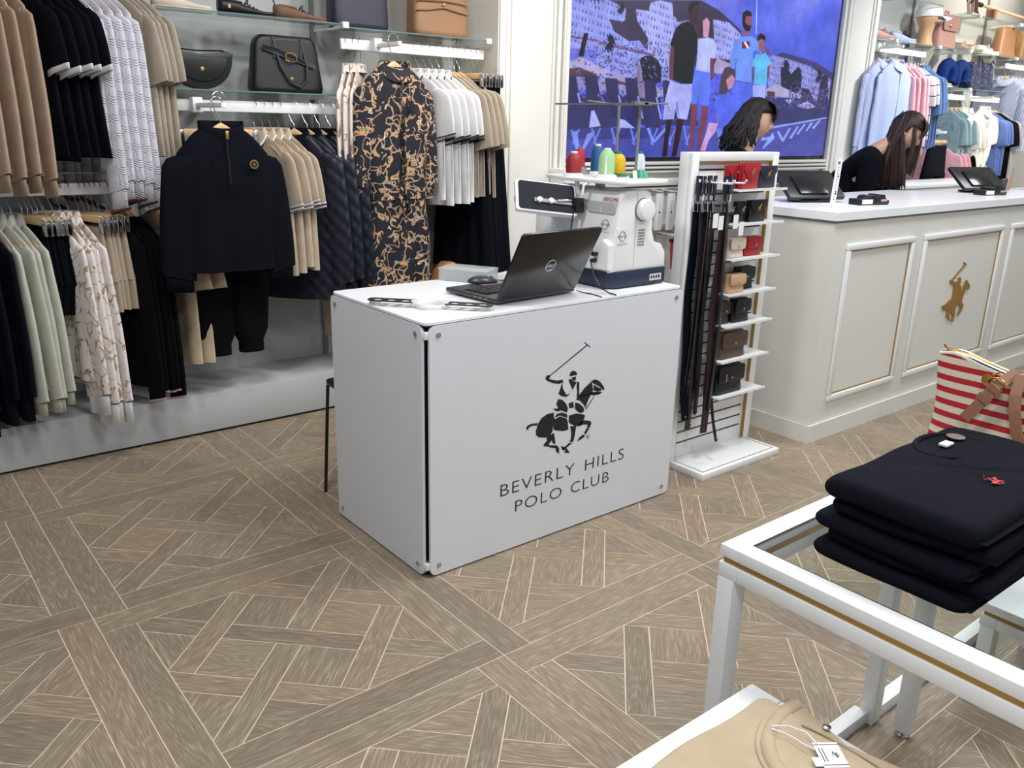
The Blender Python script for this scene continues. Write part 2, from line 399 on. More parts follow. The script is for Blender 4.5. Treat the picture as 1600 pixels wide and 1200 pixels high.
for al, ah, bl, bh, an in (
        (.67, 1.33, .33, .45, 45), (.67, 1.33, -.45, -.33, 45),
        (.55, .67, .06, BG, 135), (.55, .67, -BG, -.06, 135), (1.33, 1.45, .06, BG, 135), (1.33, 1.45, -BG, -.06, 135),
        (-BG, .94, -.06, .06, 45), (1.06, BG, -.06, .06, 45), (.94, 1.06, -.33, .33, 135), (.94, 1.06, .45, BG, 135), (.94, 1.06, -BG, -.45, 135),
        (.67, .94, .06, .33, 135), (.67, .94, -.33, -.06, 45), (1.06, 1.33, .06, .33, 45), (1.06, 1.33, -.33, -.06, 135),
        (-BG, .55, .06, BG, 45), (-BG, .55, -BG, -.06, 135), (1.45, BG, .06, BG, 135), (1.45, BG, -BG, -.06, 45),
        (.67, .94, .45, BG, 90), (1.06, 1.33, .45, BG, 0), (.67, .94, -BG, -.45, 0), (1.06, 1.33, -BG, -.45, 90)):
    PIECES.append((piece(al, ah, bl, bh), an))
def piece_mesh(p, ang, lift=0):
    bm = bmesh.new(); uvl = bm.loops.layers.uv.new('UVMap'); q = [(x * T_, y * T_) for x, y in p]
    cx = sum(x for x, y in q) / len(q); cy = sum(y for x, y in q) / len(q)
    top = [bm.verts.new((x, y, 0)) for x, y in q]; bot = [bm.verts.new((x, y, -.006)) for x, y in q]
    bm.faces.new(top)
    for i in range(len(q)): bm.faces.new((top[i], bot[i], bot[(i + 1) % len(q)], top[(i + 1) % len(q)]))
    c, s = math.cos(math.radians(ang)), math.sin(math.radians(ang))
    for f in bm.faces:
        for l in f.loops:
            x, y = l.vert.co.x, l.vert.co.y; l[uvl].uv = (x * c + y * s, -x * s + y * c)
    bmesh.ops.recalc_face_normals(bm, faces=bm.faces)
    me = bpy.data.meshes.new('plank'); bm.to_mesh(me); bm.free(); me.materials.append(OAK); return me
PM = [piece_mesh(p, a) for p, a in PIECES]
camP = Vector(cam.location); inv = cam.matrix_world.inverted()
cand = []
for ti in range(-4, 11):
    for tj in range(-6, 2):
        if tj * T_ > .5: continue
        for k, (p, a) in enumerate(PIECES):
            cx = sum(x for x, y in p) / len(p) + ti; cy = sum(y for x, y in p) / len(p) + tj
            P_ = Vector((cx * T_, cy * T_, 0)); q = inv @ P_
            vis = q.z < -.3 and abs(q.x / q.z) < .64 and abs(q.y / q.z) < .50
            if P_.x > .1 and P_.x < 1.2 and -1.25 < P_.y < -.7: vis = False
            if P_.y > .46: vis = False
            ar = abs(sum(p[i][0] * p[(i + 1) % len(p)][1] - p[(i + 1) % len(p)][0] * p[i][1] for i in range(len(p))))
            cand.append((-(ar / (q.length ** 3)) if vis else 1, ti, tj, k))
cand.sort()
bmF = bmesh.new(); uvF = bmF.loops.layers.uv.new('UVMap'); rl = bmF.faces.layers.float.new('rnd')
for n, (sc_, ti, tj, k) in enumerate(cand):
    if n < 300 and sc_ < 0:
        o = bpy.data.objects.new('plank', PM[k]); COL.objects.link(o); o.parent = floor; o.location = (ti * T_, tj * T_, random.uniform(-.0003, .0003))
    else:
        rv = random.random(); me = PM[k]; base = {}
        for v in me.vertices: base[v.index] = bmF.verts.new(v.co + Vector((ti * T_, tj * T_, 0)))
        ul = me.uv_layers[0].data
        for pl in me.polygons:
            f = bmF.faces.new([base[i] for i in pl.vertices]); f[rl] = rv
            for l, li in zip(f.loops, pl.loop_indices): l[uvF].uv = ul[li].uv
me = bpy.data.meshes.new('far_planks'); bmF.to_mesh(me); bmF.free(); me.materials.append(OAKA)
o = bpy.data.objects.new('far_planks', me); COL.objects.link(o); o.parent = floor; o['kind'] = 'stuff'

# ---------------------------------------------------------------- room shell
YW, YN = .835, .475
NX0, NX1 = -3.0, 1.66          # left niche
RX0, RX1 = 5.43, 9.4           # right niche
HC = 3.1
st(box('ceiling', (-3.2, -5.2, HC), (9.6, 1.0, HC + .08), WHITE2))
wb = st(box('wall_back', (-3.2, YW, 0), (9.6, YW + .12, HC), GREYW))
st(box('wall_left', (-3.2, -1.2, 0), (-3.08, YW, HC), GREYW))
tvw = st(boxes('wall_screen', [((NX1, YN, 0), (2.1, YW, HC)), ((2.1, YN + .03, 0), (5.0, YW, 1.2)), ((5.0, YN, 0), (RX0, YW, HC)), ((2.1, YN + .03, 2.85), (5.0, YW, HC)), ((2.1, YN + .16, 1.2), (5.0, YW, 2.85))], WHITE2))
# pilaster mouldings: raised vertical bands each side of the textured panels
for xs in ((1.665, 1.70, .014), (1.715, 1.728, .008), (1.745, 1.76, .012), (2.045, 2.06, .012), (2.07, 2.10, .02), (2.11, 2.125, .03), (2.135, 2.165, .02), (4.925, 4.96, .02), (4.97, 4.985, .03), (4.995, 5.03, .02), (5.05, 5.065, .012), (5.335, 5.35, .012), (5.375, 5.425, .014)):
    st(box('trim_1', (xs[0], YN - xs[2], .0), (xs[1], YN + .01, HC - .01), WHITE2, bev=.004))
for zs in ((1.215, 1.235, .02), (1.19, 1.205, .032), (1.165, 1.18, .02), (1.085, 1.13, .05), (1.06, 1.075, .03), (.80, .83, .02)):
    st(box('trim_2', (2.165, YN - zs[2], zs[0]), (4.925, YN + .04, zs[1]), WHITE2, bev=.006))
st(box('trim_3', (2.165, YN - .02, 2.80), (4.925, YN + .03, 2.86), WHITE2, bev=.006))
for x in (2.75, 3.45, 4.15, 4.75):
    st(box('trim_4', (x, YN + .022, .84), (x + .006, YN + .032, 1.05), GREYP))
st(box('baseboard_back', (2.1, YN - .02, 0), (5.0, YN + .03, .1), WHITE2, bev=.004))

# ---------------------------------------------------------------- video screen
POLO=[[(260,411),(289,390),(286,388),(257,409)],[(96,313),(270,400),(275,397),(99,310)],[(80,306),(86,317),(97,317),(103,310),(98,303),(112,297),(136,290),(162,289),(165,279),(145,276),(116,284),(96,294),(90,296)],[(194,297),(195,307),(201,312),(211,314),(223,308),(230,300),(230,295),(212,296),(199,294)],[(204,289),(213,290),(225,290),(226,281),(221,275),(213,275)],[(189,283),(202,286),(214,273),(224,271),(230,268),(211,242),(202,259)],[(167,280),(161,271),(165,255),(176,239),(184,228),(197,232),(206,242),(193,225),(181,221),(157,230),(144,240),(152,258),(156,271)],[(232,271),(243,264),(245,217),(236,209),(233,215),(235,231),(230,251)],[(144,221),(164,214),(183,196),(193,176),(189,161),(166,172),(147,184),(136,204)],[(195,195),(217,197),(222,174),(199,175)],[(226,193),(248,184),(270,165),(274,153),(268,146),(249,148),(227,168)],[(303,258),(270,239),(229,203),(252,193),(273,172),(278,160),(292,190),(314,222),(310,241)],[(283,273),(302,260),(319,263),(332,259),(348,249),(360,236),(373,218),(368,213),(359,218),(346,230),(326,242),(312,249),(303,258)],[(316,244),(332,233),(353,222),(358,213),(338,214),(315,222)],[(246,214),(314,210),(354,207),(354,204),(315,207),(247,211)],[(302,217),(340,214),(362,206),(345,201),(315,202),(301,209)],[(279,157),(320,199),(322,196),(282,153)],[(122,189),(149,185),(160,175),(142,175),(129,181)],[(130,152),(139,165),(163,167),(190,155),(193,140),(176,147),(155,157),(141,154)],[(126,174),(94,174),(69,164),(53,146),(45,122),(47,105),(60,95),(90,87),(110,87),(124,105),(122,128),(127,111),(137,104),(179,93),(200,95),(195,123),(189,139),(174,145),(156,153),(142,150),(132,147),(127,156)],[(199,148),(234,149),(268,139),(280,132),(270,107),(247,99),(233,100),(211,113),(199,123)],[(0,137),(4,149),(23,153),(51,150),(50,141),(27,145),(14,141),(9,134)],[(96,85),(130,97),(137,70),(140,50),(128,57),(119,70),(108,58),(113,48),(83,56),(85,63),(98,74)],[(111,54),(149,44),(156,33),(141,35),(110,46)],[(141,32),(152,40),(159,29),(159,9),(145,21)],[(167,36),(174,37),(189,24),(176,20)],[(188,21),(196,23),(213,0),(185,8)],[(208,106),(238,99),(232,61),(227,42),(206,44),(214,54),(214,79)],[(203,41),(225,39),(207,31),(180,17),(174,27),(197,36)],[(260,112),(280,114),(310,104),(314,93),(306,78),(292,84),(295,94),(271,98),(245,95)],[(305,76),(291,82),(278,62),(287,56)],[(273,60),(286,51),(271,44),(245,38),(255,51)]]
POLO_O=(0.4593,0.3073)
GOLDPL=[[(3596,773),(3636,756),(3629,751),(3593,768)],[(3611,763),(3624,757),(3485,674),(3472,680)],[(3461,681),(3493,681),(3508,669),(3562,667),(3559,687),(3574,691),(3591,682),(3595,664),(3591,646),(3623,605),(3605,581),(3576,571),(3591,618),(3563,636),(3530,652),(3485,659)],[(3513,654),(3599,640),(3623,605),(3601,592),(3593,557),(3548,574),(3523,585),(3523,628)],[(3615,606),(3636,642),(3653,668),(3673,661),(3720,626),(3711,606),(3669,613),(3657,589),(3646,545),(3677,522),(3676,496),(3629,462),(3630,488),(3647,515),(3601,536),(3579,507),(3592,472),(3585,434),(3561,440),(3567,467),(3534,500),(3520,478),(3544,444),(3510,464),(3486,485),(3495,504),(3452,534),(3456,509),(3418,543),(3456,552),(3507,573),(3538,588)]]
TV=[((60,48,80),[(108,577),(413,629),(481,602),(572,536),(610,392),(389,370),(183,424),(111,507)]),((62,55,115),[(690,426),(751,465),(829,454),(916,436),(1006,394),(1010,252),(710,324)]),((150,160,248),[(-1,558),(114,578),(167,559),(166,516),(148,499),(193,476),(248,409),(329,411),(336,303),(6,276)]),((165,172,250),[(198,560),(239,560),(280,548),(335,534),(333,465),(246,454),(203,521)]),((172,178,252),[(239,570),(244,593),(276,606),(296,603),(315,604),(321,554),(334,548),(346,366),(245,356),(241,483)]),((150,155,240),[(321,532),(376,547),(392,371),(332,365)]),((165,170,248),[(462,564),(523,561),(574,520),(592,457),(536,409),(482,412)]),((150,155,235),[(690,426),(714,450),(785,440),(880,419),(995,365),(997,270),(719,236)]),((120,80,130),[(90,430),(170,419),(268,404),(269,395),(171,408),(91,421)]),((120,80,130),[(9,441),(90,434),(91,427),(9,432)]),((60,50,85),[(117,512),(153,510),(206,471),(226,451),(182,442),(137,469)]),((110,118,235),[(5,395),(86,398),(85,341),(6,354)]),((20,22,45),[(223,384),(236,393),(256,397),(280,383),(293,353),(295,299),(269,290),(234,302),(219,346)]),((25,28,60),[(754,397),(780,409),(802,375),(826,404),(853,371),(856,308),(813,278),(763,319)]),((25,28,60),[(855,317),(893,315),(919,266),(916,209),(866,226)]),((30,35,70),[(948,379),(977,386),(995,251),(940,248),(941,323)]),((52,48,100),[(1,233),(298,245),(305,135),(3,104)]),((150,140,205),[(2,294),(127,293),(202,300),(310,277),(326,247),(258,235),(129,249),(4,255)]),((48,50,110),[(573,262),(842,270),(1000,251),(1008,156),(819,150),(586,126)]),((72,78,170),[(0,104),(306,119),(561,125),(1005,175),(1004,-6),(-2,4)]),((60,60,135),[(0,111),(334,119),(337,79),(1,67)]),((175,165,215),[(1,338),(40,369),(85,346),(132,320),(123,306),(89,308),(36,325),(1,322)]),((85,55,75),[(1,322),(35,332),(89,311),(90,296),(43,297),(2,299)]),((85,55,75),[(133,298),(190,291),(187,280),(133,279)]),((160,150,200),[(126,315),(156,322),(199,299),(190,285),(151,295),(126,295)]),((142,122,160),[(221,370),(226,354),(244,234),(187,231),(208,315)]),((100,85,125),[(220,354),(219,232),(209,232)]),((175,170,230),[(244,257),(263,274),(298,253),(289,237),(245,234)]),((175,165,215),[(489,413),(566,388),(541,352),(472,350)]),((175,170,215),[(699,301),(744,326),(811,300),(869,281),(851,269),(759,274),(702,271)]),((85,50,70),[(704,293),(739,291),(742,269),(707,267)]),((180,178,240),[(846,234),(890,259),(942,234),(895,223)]),((180,178,240),[(788,258),(833,270),(808,241)]),((50,48,105),[(3,198),(58,201),(97,113),(3,104)]),((50,48,105),[(98,240),(129,234),(147,115),(97,113)]),((50,48,105),[(162,199),(207,209),(225,117),(160,115)]),((50,48,105),[(240,211),(274,205),(306,119),(252,117)]),((120,150,255),[(25,97),(38,101),(49,30),(35,34)]),((130,140,235),[(68,90),(92,102),(89,89),(61,30),(55,34)]),((120,150,255),[(257,117),(265,118),(285,70),(317,119),(328,115),(288,58),(275,70)]),((110,120,220),[(102,233),(106,234),(121,204),(118,200)]),((170,180,255),[(77,176),(86,180),(109,121),(73,113)]),((170,180,255),[(158,153),(184,146),(218,116),(166,115)]),((140,170,255),[(709,38),(750,112),(760,84),(718,34)]),((140,170,255),[(700,84),(756,93),(753,80),(703,70)]),((150,170,250),[(768,112),(776,117),(798,85),(821,132),(832,132),(802,66),(791,71)]),((150,170,250),[(826,85),(857,140),(867,140),(838,81)]),((150,170,250),[(857,104),(889,152),(899,151),(867,100)]),((150,170,250),[(898,119),(922,161),(932,158),(908,117)]),((150,170,250),[(930,134),(960,173),(970,172),(941,130)]),((150,170,250),[(747,137),(998,189),(999,182),(748,128)]),((15,16,32),[(46,453),(58,454),(47,371),(32,369)]),((42,22,32),[(325,163),(344,158),(337,87),(333,3),(317,3),(321,87)]),((42,22,32),[(360,159),(384,155),(377,79),(367,3),(351,3),(357,79)]),((170,175,250),[(326,308),(365,297),(410,304),(407,236),(397,154),(368,159),(355,233),(350,156),(311,151),(313,230)]),((110,60,80),[(320,444),(336,442),(338,365),(336,309),(322,313),(318,387)]),((18,18,30),[(373,543),(349,530),(333,511),(317,446),(333,434),(336,311),(379,298),(410,302),(407,396),(414,436),(410,490),(393,527)]),((62,32,42),[(373,592),(380,612),(395,623),(408,610),(410,583),(409,560),(404,536),(388,534),(376,563)]),((25,16,26),[(371,585),(372,606),(386,623),(402,623),(408,612),(390,604),(382,579),(378,570)]),((120,62,82),[(408,220),(431,219),(433,155),(426,88),(427,25),(414,25),(411,121)]),((120,62,82),[(448,215),(473,215),(472,140),(460,89),(458,25),(445,25),(444,105)]),((92,120,245),[(410,361),(468,354),(475,289),(475,215),(438,220),(430,262),(429,221),(408,224),(405,300)]),((110,62,82),[(465,410),(480,413),(483,329),(472,328)]),((180,190,255),[(413,481),(453,491),(470,486),(482,464),(483,410),(464,410),(468,352),(415,357),(415,428)]),((60,42,62),[(412,491),(413,545),(424,576),(438,583),(454,573),(462,545),(468,494),(457,489),(445,542),(427,532),(427,489)]),((205,150,180),[(425,551),(439,568),(452,551),(452,520),(449,489),(432,489),(429,516)]),((150,110,175),[(505,183),(516,192),(520,141),(537,107),(523,107),(510,149)]),((205,160,225),[(480,147),(516,143),(509,107),(486,72),(475,23),(455,28),(470,89)]),((85,105,245),[(499,258),(525,268),(573,262),(584,246),(589,195),(575,194),(586,126),(546,112),(517,124),(512,192),(498,201)]),((110,140,255),[(510,124),(534,116),(557,82),(529,38)]),((75,58,75),[(509,267),(511,341),(523,377),(542,384),(564,367),(569,330),(557,312),(542,294),(537,269)]),((200,140,170),[(532,327),(553,353),(567,334),(560,300),(543,286)]),((85,110,245),[(564,321),(638,316),(638,232),(624,197),(587,195)]),((110,150,252),[(581,511),(549,488),(543,443),(539,381),(563,377),(564,429),(569,330),(635,322),(636,395),(629,453),(648,472),(640,504),(618,518)]),((110,150,252),[(641,500),(672,475),(663,448),(640,462)]),((140,85,105),[(575,585),(581,610),(601,614),(612,591),(612,554),(606,518),(586,518),(577,553)]),((25,18,28),[(574,569),(572,605),(588,620),(606,614),(611,599),(587,595),(585,571),(602,557),(611,562),(608,537),(592,535),(580,550)]),((110,30,45),[(580,490),(611,495),(613,467),(584,462)]),((235,235,250),[(586,491),(596,492),(613,467),(603,465)]),((165,175,252),[(641,314),(698,319),(699,257),(648,257)]),((120,72,95),[(630,390),(639,386),(642,336),(635,335)]),((120,72,95),[(695,400),(704,406),(707,350),(699,345)]),((95,190,245),[(642,448),(663,446),(687,458),(711,412),(695,400),(700,319),(646,317),(643,391),(629,398)]),((150,95,120),[(643,517),(656,531),(672,517),(675,475),(667,455),(653,460)]),((20,15,25),[(642,500),(642,523),(655,535),(673,525),(675,505),(658,513)]),((120,72,95),[(678,475),(692,475),(700,452),(688,444)]),((200,205,235),[(622,665),(626,666),(636,529),(633,528)])]

W_, H_ = 1200, 676
img = np.zeros((H_, W_, 3)); yy, xx = np.mgrid[0:H_, 0:W_]; uu = xx / W_; vv = yy / H_
sky = np.array([78, 108, 228.]) ; img[:] = sky
cl = .5 + .5 * np.sin(uu * 9 + 3 * np.sin(vv * 7)) * np.sin(vv * 15 + 2 * np.sin(uu * 11))
cl = np.clip(cl * 1.5 - .3, 0, 1) * np.clip((vv - .42) * 3, 0, 1)
img += cl[..., None] * np.array([52, 42, 20.])
img[..., 1] -= 18 * np.clip(1 - (vv - .3), 0, 1)
def fill(poly, col, amp=0):
    p = np.array(poly, float); X = p[:, 0] / 1000 * W_; Y = p[:, 1] / 1000 * H_
    x0, x1 = max(0, int(X.min())), min(W_, int(X.max()) + 2); y0, y1 = max(0, int(Y.min())), min(H_, int(Y.max()) + 2)
    if x1 <= x0 or y1 <= y0: return None
    gx, gy = xx[y0:y1, x0:x1] + .5, yy[y0:y1, x0:x1] + .5; ins = np.zeros(gx.shape, bool); j = len(X) - 1
    for i in range(len(X)):
        c = ((Y[i] > gy) != (Y[j] > gy)) & (gx < (X[j] - X[i]) * (gy - Y[i]) / ((Y[j] - Y[i]) or 1e-9) + X[i]); ins ^= c; j = i
    sub = img[y0:y1, x0:x1]; sub[ins] = col
    if amp: sub[ins] += (rng.random(ins.sum()) - .5)[:, None] * amp
    return (x0, y0, x1, y1, ins)
rng = np.random.default_rng(3)
for n, (c, pl) in enumerate(TV):
    r = fill(pl, c, 14 if n < 26 or 16 < sum(c) < 300 and n < 30 else 3)
    if r and 2 <= n <= 7 or (r and n == 11):          # rows of balconies and windows on the white blocks
        x0, y0, x1, y1, ins = r; gx, gy = xx[y0:y1, x0:x1], yy[y0:y1, x0:x1]; sub = img[y0:y1, x0:x1]
        k = (gy * .9 + gx * .12).astype(int)
        wn = ins & (k % 17 < 7) & (((gx // 5) * 7 + (k // 17) * 13) % 11 < 6) & (gx % 11 < 7)
        sub[wn] = (100, 98, 168)
        rl_ = ins & (k % 17 == 9); sub[rl_] *= .82
    if n == 19:                                       # busy beach furniture in the distance
        for q in range(900):
            a, b_ = rng.integers(20, 1190), rng.integers(150, 290); s_ = int(3 + (290 - b_) * .02)
            if b_ < 300: img[b_:b_ + s_, a:a + s_ * 2] = img[b_:b_ + s_, a:a + s_ * 2] * .5 + .5 * np.array([(150, 150, 210), (50, 45, 85), (120, 120, 220), (70, 60, 100)][rng.integers(0, 4)], float)
    if n == 31:
        for q in range(500):
            a, b_ = rng.integers(20, 480), rng.integers(90, 300)
            img[b_:b_ + 3, a:a + 7] = [(130, 140, 220), (45, 42, 90), (90, 90, 160)][rng.integers(0, 3)]
for k in range(7):                                     # nearer loungers with pale tube frames
    u0 = 8 + 62 * k; h0 = 6 * (k % 2)
    fill([(u0, 150 + h0), (u0 + 44, 150 + h0), (u0 + 20, 300 + h0), (u0 - 18, 300 + h0)], (44, 42, 92), 8); fill([(u0 - 20, 132), (u0 + 60, 128), (u0 + 60, 152), (u0 - 20, 154)], (56, 54, 112), 8)
    fill([(u0 + 46, 150), (u0 + 52, 150), (u0 + 30, 240), (u0 + 24, 240)], (150, 160, 245)); fill([(u0 + 4, 130), (u0 + 10, 130), (u0 + 30, 50), (u0 + 23, 48)], (110, 130, 240)); fill([(u0 + 40, 130), (u0 + 46, 130), (u0 + 22, 52), (u0 + 16, 54)], (110, 130, 240))
def fan(cx, cy, r, col, n=19):
    for k in range(n):
        a = 2 * math.pi * k / n + .1; L = r * (1 if math.sin(a) > -.3 else .85)
        dx, dy = math.cos(a), math.sin(a) * 1.7
        fill([(cx, cy), (cx + dx * L * .6 - dy * 3, cy + dy * L * .6 + 8 + dx * 9), (cx + dx * L, cy + dy * L - 10), (cx + dx * L * .6 + dy * 3, cy + dy * L * .6 - 4)], col)
fan(72, 628, 44, (20, 22, 45)); fan(150, 560, 14, (25, 26, 52), 11); fan(120, 430, 22, (25, 26, 52), 11); fan(770, 400, 26, (25, 28, 60), 13); fan(830, 380, 22, (28, 30, 66), 13); fan(930, 380, 22, (28, 30, 66), 13)
for c, pl in TV[-54:]: fill(pl, c, 3)
for i in range(14):                                    # crowd behind the right-hand loungers
    for q in range(26):
        a, b_ = rng.integers(960, 1195), rng.integers(150, 215)
        img[b_:b_ + 6, a:a + 3] = [(40, 40, 90), (70, 80, 190), (150, 110, 140), (60, 60, 140)][rng.integers(0, 4)]
for pas in range(2): img[1:-1, 1:-1] = (img[1:-1, 1:-1] * 2 + img[:-2, 1:-1] + img[2:, 1:-1] + img[1:-1, :-2] + img[1:-1, 2:]) / 6
g1 = rng.random((26, 44)); g2 = rng.random((90, 150))
def up(g):
    y_ = np.linspace(0, g.shape[0] - 1.01, H_); x_ = np.linspace(0, g.shape[1] - 1.01, W_); yi = y_.astype(int); xi = x_.astype(int); fy = (y_ - yi)[:, None]; fx = (x_ - xi)[None]
    return g[yi][:, xi] * (1 - fy) * (1 - fx) + g[yi + 1][:, xi] * fy * (1 - fx) + g[yi][:, xi + 1] * (1 - fy) * fx + g[yi + 1][:, xi + 1] * fy * fx
img *= (1 + .16 * (up(g1) - .5) + .08 * (up(g2) - .5))[..., None]
img = np.clip(img, 0, 255) / 255
im = bpy.data.images.new('screen_picture', W_, H_, alpha=False)
rgba = np.ones((H_, W_, 4), np.float32); rgba[..., :3] = img; im.pixels.foreach_set(rgba.ravel()); im.pack()
m, nt, b = newmat('screen_emission'); b.inputs['Base Color'].default_value = (.01, .01, .01, 1); b.inputs['Roughness'].default_value = .25
ti_ = N(nt, 'ShaderNodeTexImage'); ti_.image = im; uvn = N(nt, 'ShaderNodeUVMap'); nt.links.new(uvn.outputs[0], ti_.inputs[0])
nt.links.new(ti_.outputs[0], b.inputs['Emission Color']); b.inputs['Emission Strength'].default_value = .95
tvr = root('video_screen', 'large wall screen showing a family on a beach under a blue sky', 'screen', (2.17, YN + .012, 1.262))
o = mesh('display', [(0, 0, 0), (2.74, 0, 0), (2.74, 0, 1.54), (0, 0, 1.54)], [(0, 1, 2, 3)], m, tvr)
ul = o.data.uv_layers.new(name='UVMap')
for li, uvv in enumerate([(0, 0), (1, 0), (1, 1), (0, 1)]): ul.data[li].uv = uvv
box('casing', (-.005, .002, -.005), (2.745, .05, 1.545), BLACK, tvr)

# ---------------------------------------------------------------- niche fittings
plat = st(box('trim_5', (NX0, YN, .012), (NX1, YW, .20), GREYW, bev=.003))
st(box('trim_6', (NX0, YN + .015, 0), (NX1, YN + .03, .013), BLACK))
platr = st(box('trim_7', (RX0, YN, .012), (RX1, YW, .20), GREYW, bev=.003))
def rail(x0, x1, z, label, y=.555, brk=None, h=.024):
    r = root('clothes_rail', label, 'rail', (x0, y, z)); L = x1 - x0
    box('bar', (0, -.009, -h), (L, .009, h), WHITE, r, bev=.003)
    for bx in (brk or (.06, L - .06)):
        box('bracket', (bx - .014, .009, -.012), (bx + .014, YW - y, .012), WHITE, r, bev=.002)
    return r
rail(-2.2, -.115, 1.152, 'lower left white clothes rail packed with hangers', brk=(.3, 1.5))
rail(-2.2, -.06, 2.02, 'topmost left white clothes rail mostly above the picture edge', brk=(.3, 1.5))
rail(-.04, .765, 1.497, 'middle white clothes rail under the two black handbags', brk=(.2, .6))
rail(.765, 1.62, 1.80, 'upper white clothes rail beside the pilaster', brk=(.2, .6))
def shelf(x0, x1, z, label, y0=.50, y1=YW - .005, brk=()):
    r = root('glass_shelf', label, 'shelf', (x0, 0, z)); L = x1 - x0
    box('pane', (0, y0 + .004, -.006), (L, y1, 0), GLASS, r)
    box('edge', (0, y0, -.006), (L, y0 + .004, 0), GEDGE, r)
    for bx in brk:
        box('bracket', (bx - .006, y0 + .02, -.02), (bx + .006, y1 + .004, -.0065), WHITE, r)
        box('end_clip', (bx - .016, y0 - .012, -.02), (bx + .016, y0 + .02, .008), WHITE, r, bev=.003)
    return r
shelf(-2.4, -.10, 1.222, 'low glass shelf above the lower left rail', brk=(1.2,))
shelf(-.09, .75, 1.565, 'glass shelf carrying the two black handbags', brk=(.825,))
shelf(-.1, .765, 1.885, 'glass shelf carrying the row of shoes', brk=(.865,))
shelf(.77, 1.63, 1.873, 'glass shelf carrying the navy and tan bags', brk=(.845,))
for x in (-.145, .755, 1.645, -1.4):
    tag(box('wall_post', (x - .011, YW - .016, .2), (x + .011, YW - .001, 2.9), GREYP), 'grey slotted upright in the niche at x %s' % x, 'upright')
lab = {-.145: 'between the left and middle clothing bays', .755: 'between the middle and upper clothing bays', 1.645: 'in the corner beside the pilaster', -1.4: 'at the far left'}
for o in [o for o in COL.objects if o.name.startswith('wall_post')]:
    for k, v in lab.items():
        if str(k) in o['label']: o['label'] = 'slim slotted shelf upright ' + v
        o.name = 'shelf_upright'
# ---------------------------------------------------------------- hangers
def hook(r, up=.095):
    P = [(0, 0, -.005), (0, 0, up * .3), (0, -.012, up * .45), (0, -.026, up * .75), (0, -.03, up), (0, -.026, up + .022), (0, -.012, up + .036), (0, .006, up + .038), (0, .021, up + .028), (0, .026, up + .012)]
    tube('hook', P, .0019, CHROME, r, 6)
def mk_hanger(wide=.175):
    r = root('wooden_hanger', 'beech hanger', 'hanger', (0, 0, -9)); rings = []
    for i in range(-8, 9):
        t = i / 8; y = t * wide; z = -.085 * abs(t) ** 1.35 - .012 - .014 * min(1, abs(t) * 3); hh = .030 - .014 * abs(t); th = .0055 + .004 * abs(t)
        rings.append([(th * math.cos(a), y, z + hh * .5 * math.sin(a) * 1.6) for a in [2 * PI * k / 10 for k in range(10)]])
    loft('arms', rings, WOODH, r, True, True); hook(r); return r
def mk_clip():
    r = root('clip_hanger', 'clip hanger', 'hanger', (0, 0, -9))
    box('wooden_bar', (-.007, -.15, -.03), (.007, .15, 0), WOODH, r, bev=.003)
    for s in (-1, 1):
        boxes('clip', [((-.013, s * .165 - .014, -.07), (-.006, s * .165 + .014, -.004)), ((.006, s * .165 - .014, -.07), (.013, s * .165 + .014, -.004)), ((-.013, s * .165 - .009, -.03), (.013, s * .165 + .009, -.018))], CHROME, r, bev=.002)
    hook(r); return r
HG, HC_ = mk_hanger(), mk_clip()
HN = {}
def hang(kind, loc, rz, label, group):
    src = HG if kind == 'w' else HC_
    if not HN.get(kind):
        HN[kind] = 1; src.location = loc; src.rotation_euler.z = rz; src['label'] = label; src['group'] = group; return src
    return dup(src, loc, rz, label, group)
# ---------------------------------------------------------------- garments (origin = hanger apex, width along Y, front +X)
def sgnp(v, p): return math.copysign(abs(v) ** p, v)
def body_rings(neck=.075, sh=.205, chest=.235, hem=.25, L=.64, th=.018, drop=.075, amp=.008, seed=0, n=44, rows=26, waist=None, k=26, ztop=-.018, thh=None, quilt=0):
    rd = random.Random(seed); ph = [rd.uniform(0, 6) for _ in range(4)]; R = []
    for i in range(rows + 1):
        t = i / rows
        if i <= 5:
            s = i / 5; hw = neck + (sh - neck) * s; z = ztop - drop * s ** 1.25; tk = th * (.65 + .35 * s)
        else:
            s = (i - 5) / (rows - 5); z = ztop - drop - (L - drop) * s
            hw = sh + (chest - sh) * min(1, s * 5) if s < .2 else chest + (hem - chest) * (s - .2) / .8
            if waist and s > .2: hw -= (chest - waist) * math.exp(-((s - .52) / .16) ** 2)
            tk = th * (1 + .25 * min(1, s * 4)) + ((thh or th * 1.3) - th * 1.25) * s
        ring = []
        for j in range(n):
            a = 2 * PI * j / n; y = hw * sgnp(math.sin(a), .85); x = tk * sgnp(math.cos(a), .7)
            f = amp * (.15 + t) * (math.sin(k * y + ph[0] + 1.6 * t) + .6 * math.sin(k * 1.9 * y + ph[1] - 2 * t) + .4 * math.sin(k * .6 * y + 9 * t + ph[2]))
            if i < 3: f *= .2
            x += f * (1 if math.cos(a) >= 0 else -.6 + 1.2 * 0) if abs(math.cos(a)) > .15 else 0
            if quilt:
                q = abs(math.sin(PI * (y + z) / quilt)) * abs(math.sin(PI * (y - z) / quilt)); x += (.016 * q ** .45) * (1 if math.cos(a) > 0 else -1)
            ring.append((x, y, z + (.004 * math.sin(7 * y + ph[3]) if i == rows else 0)))
        R.append(ring)
    return R
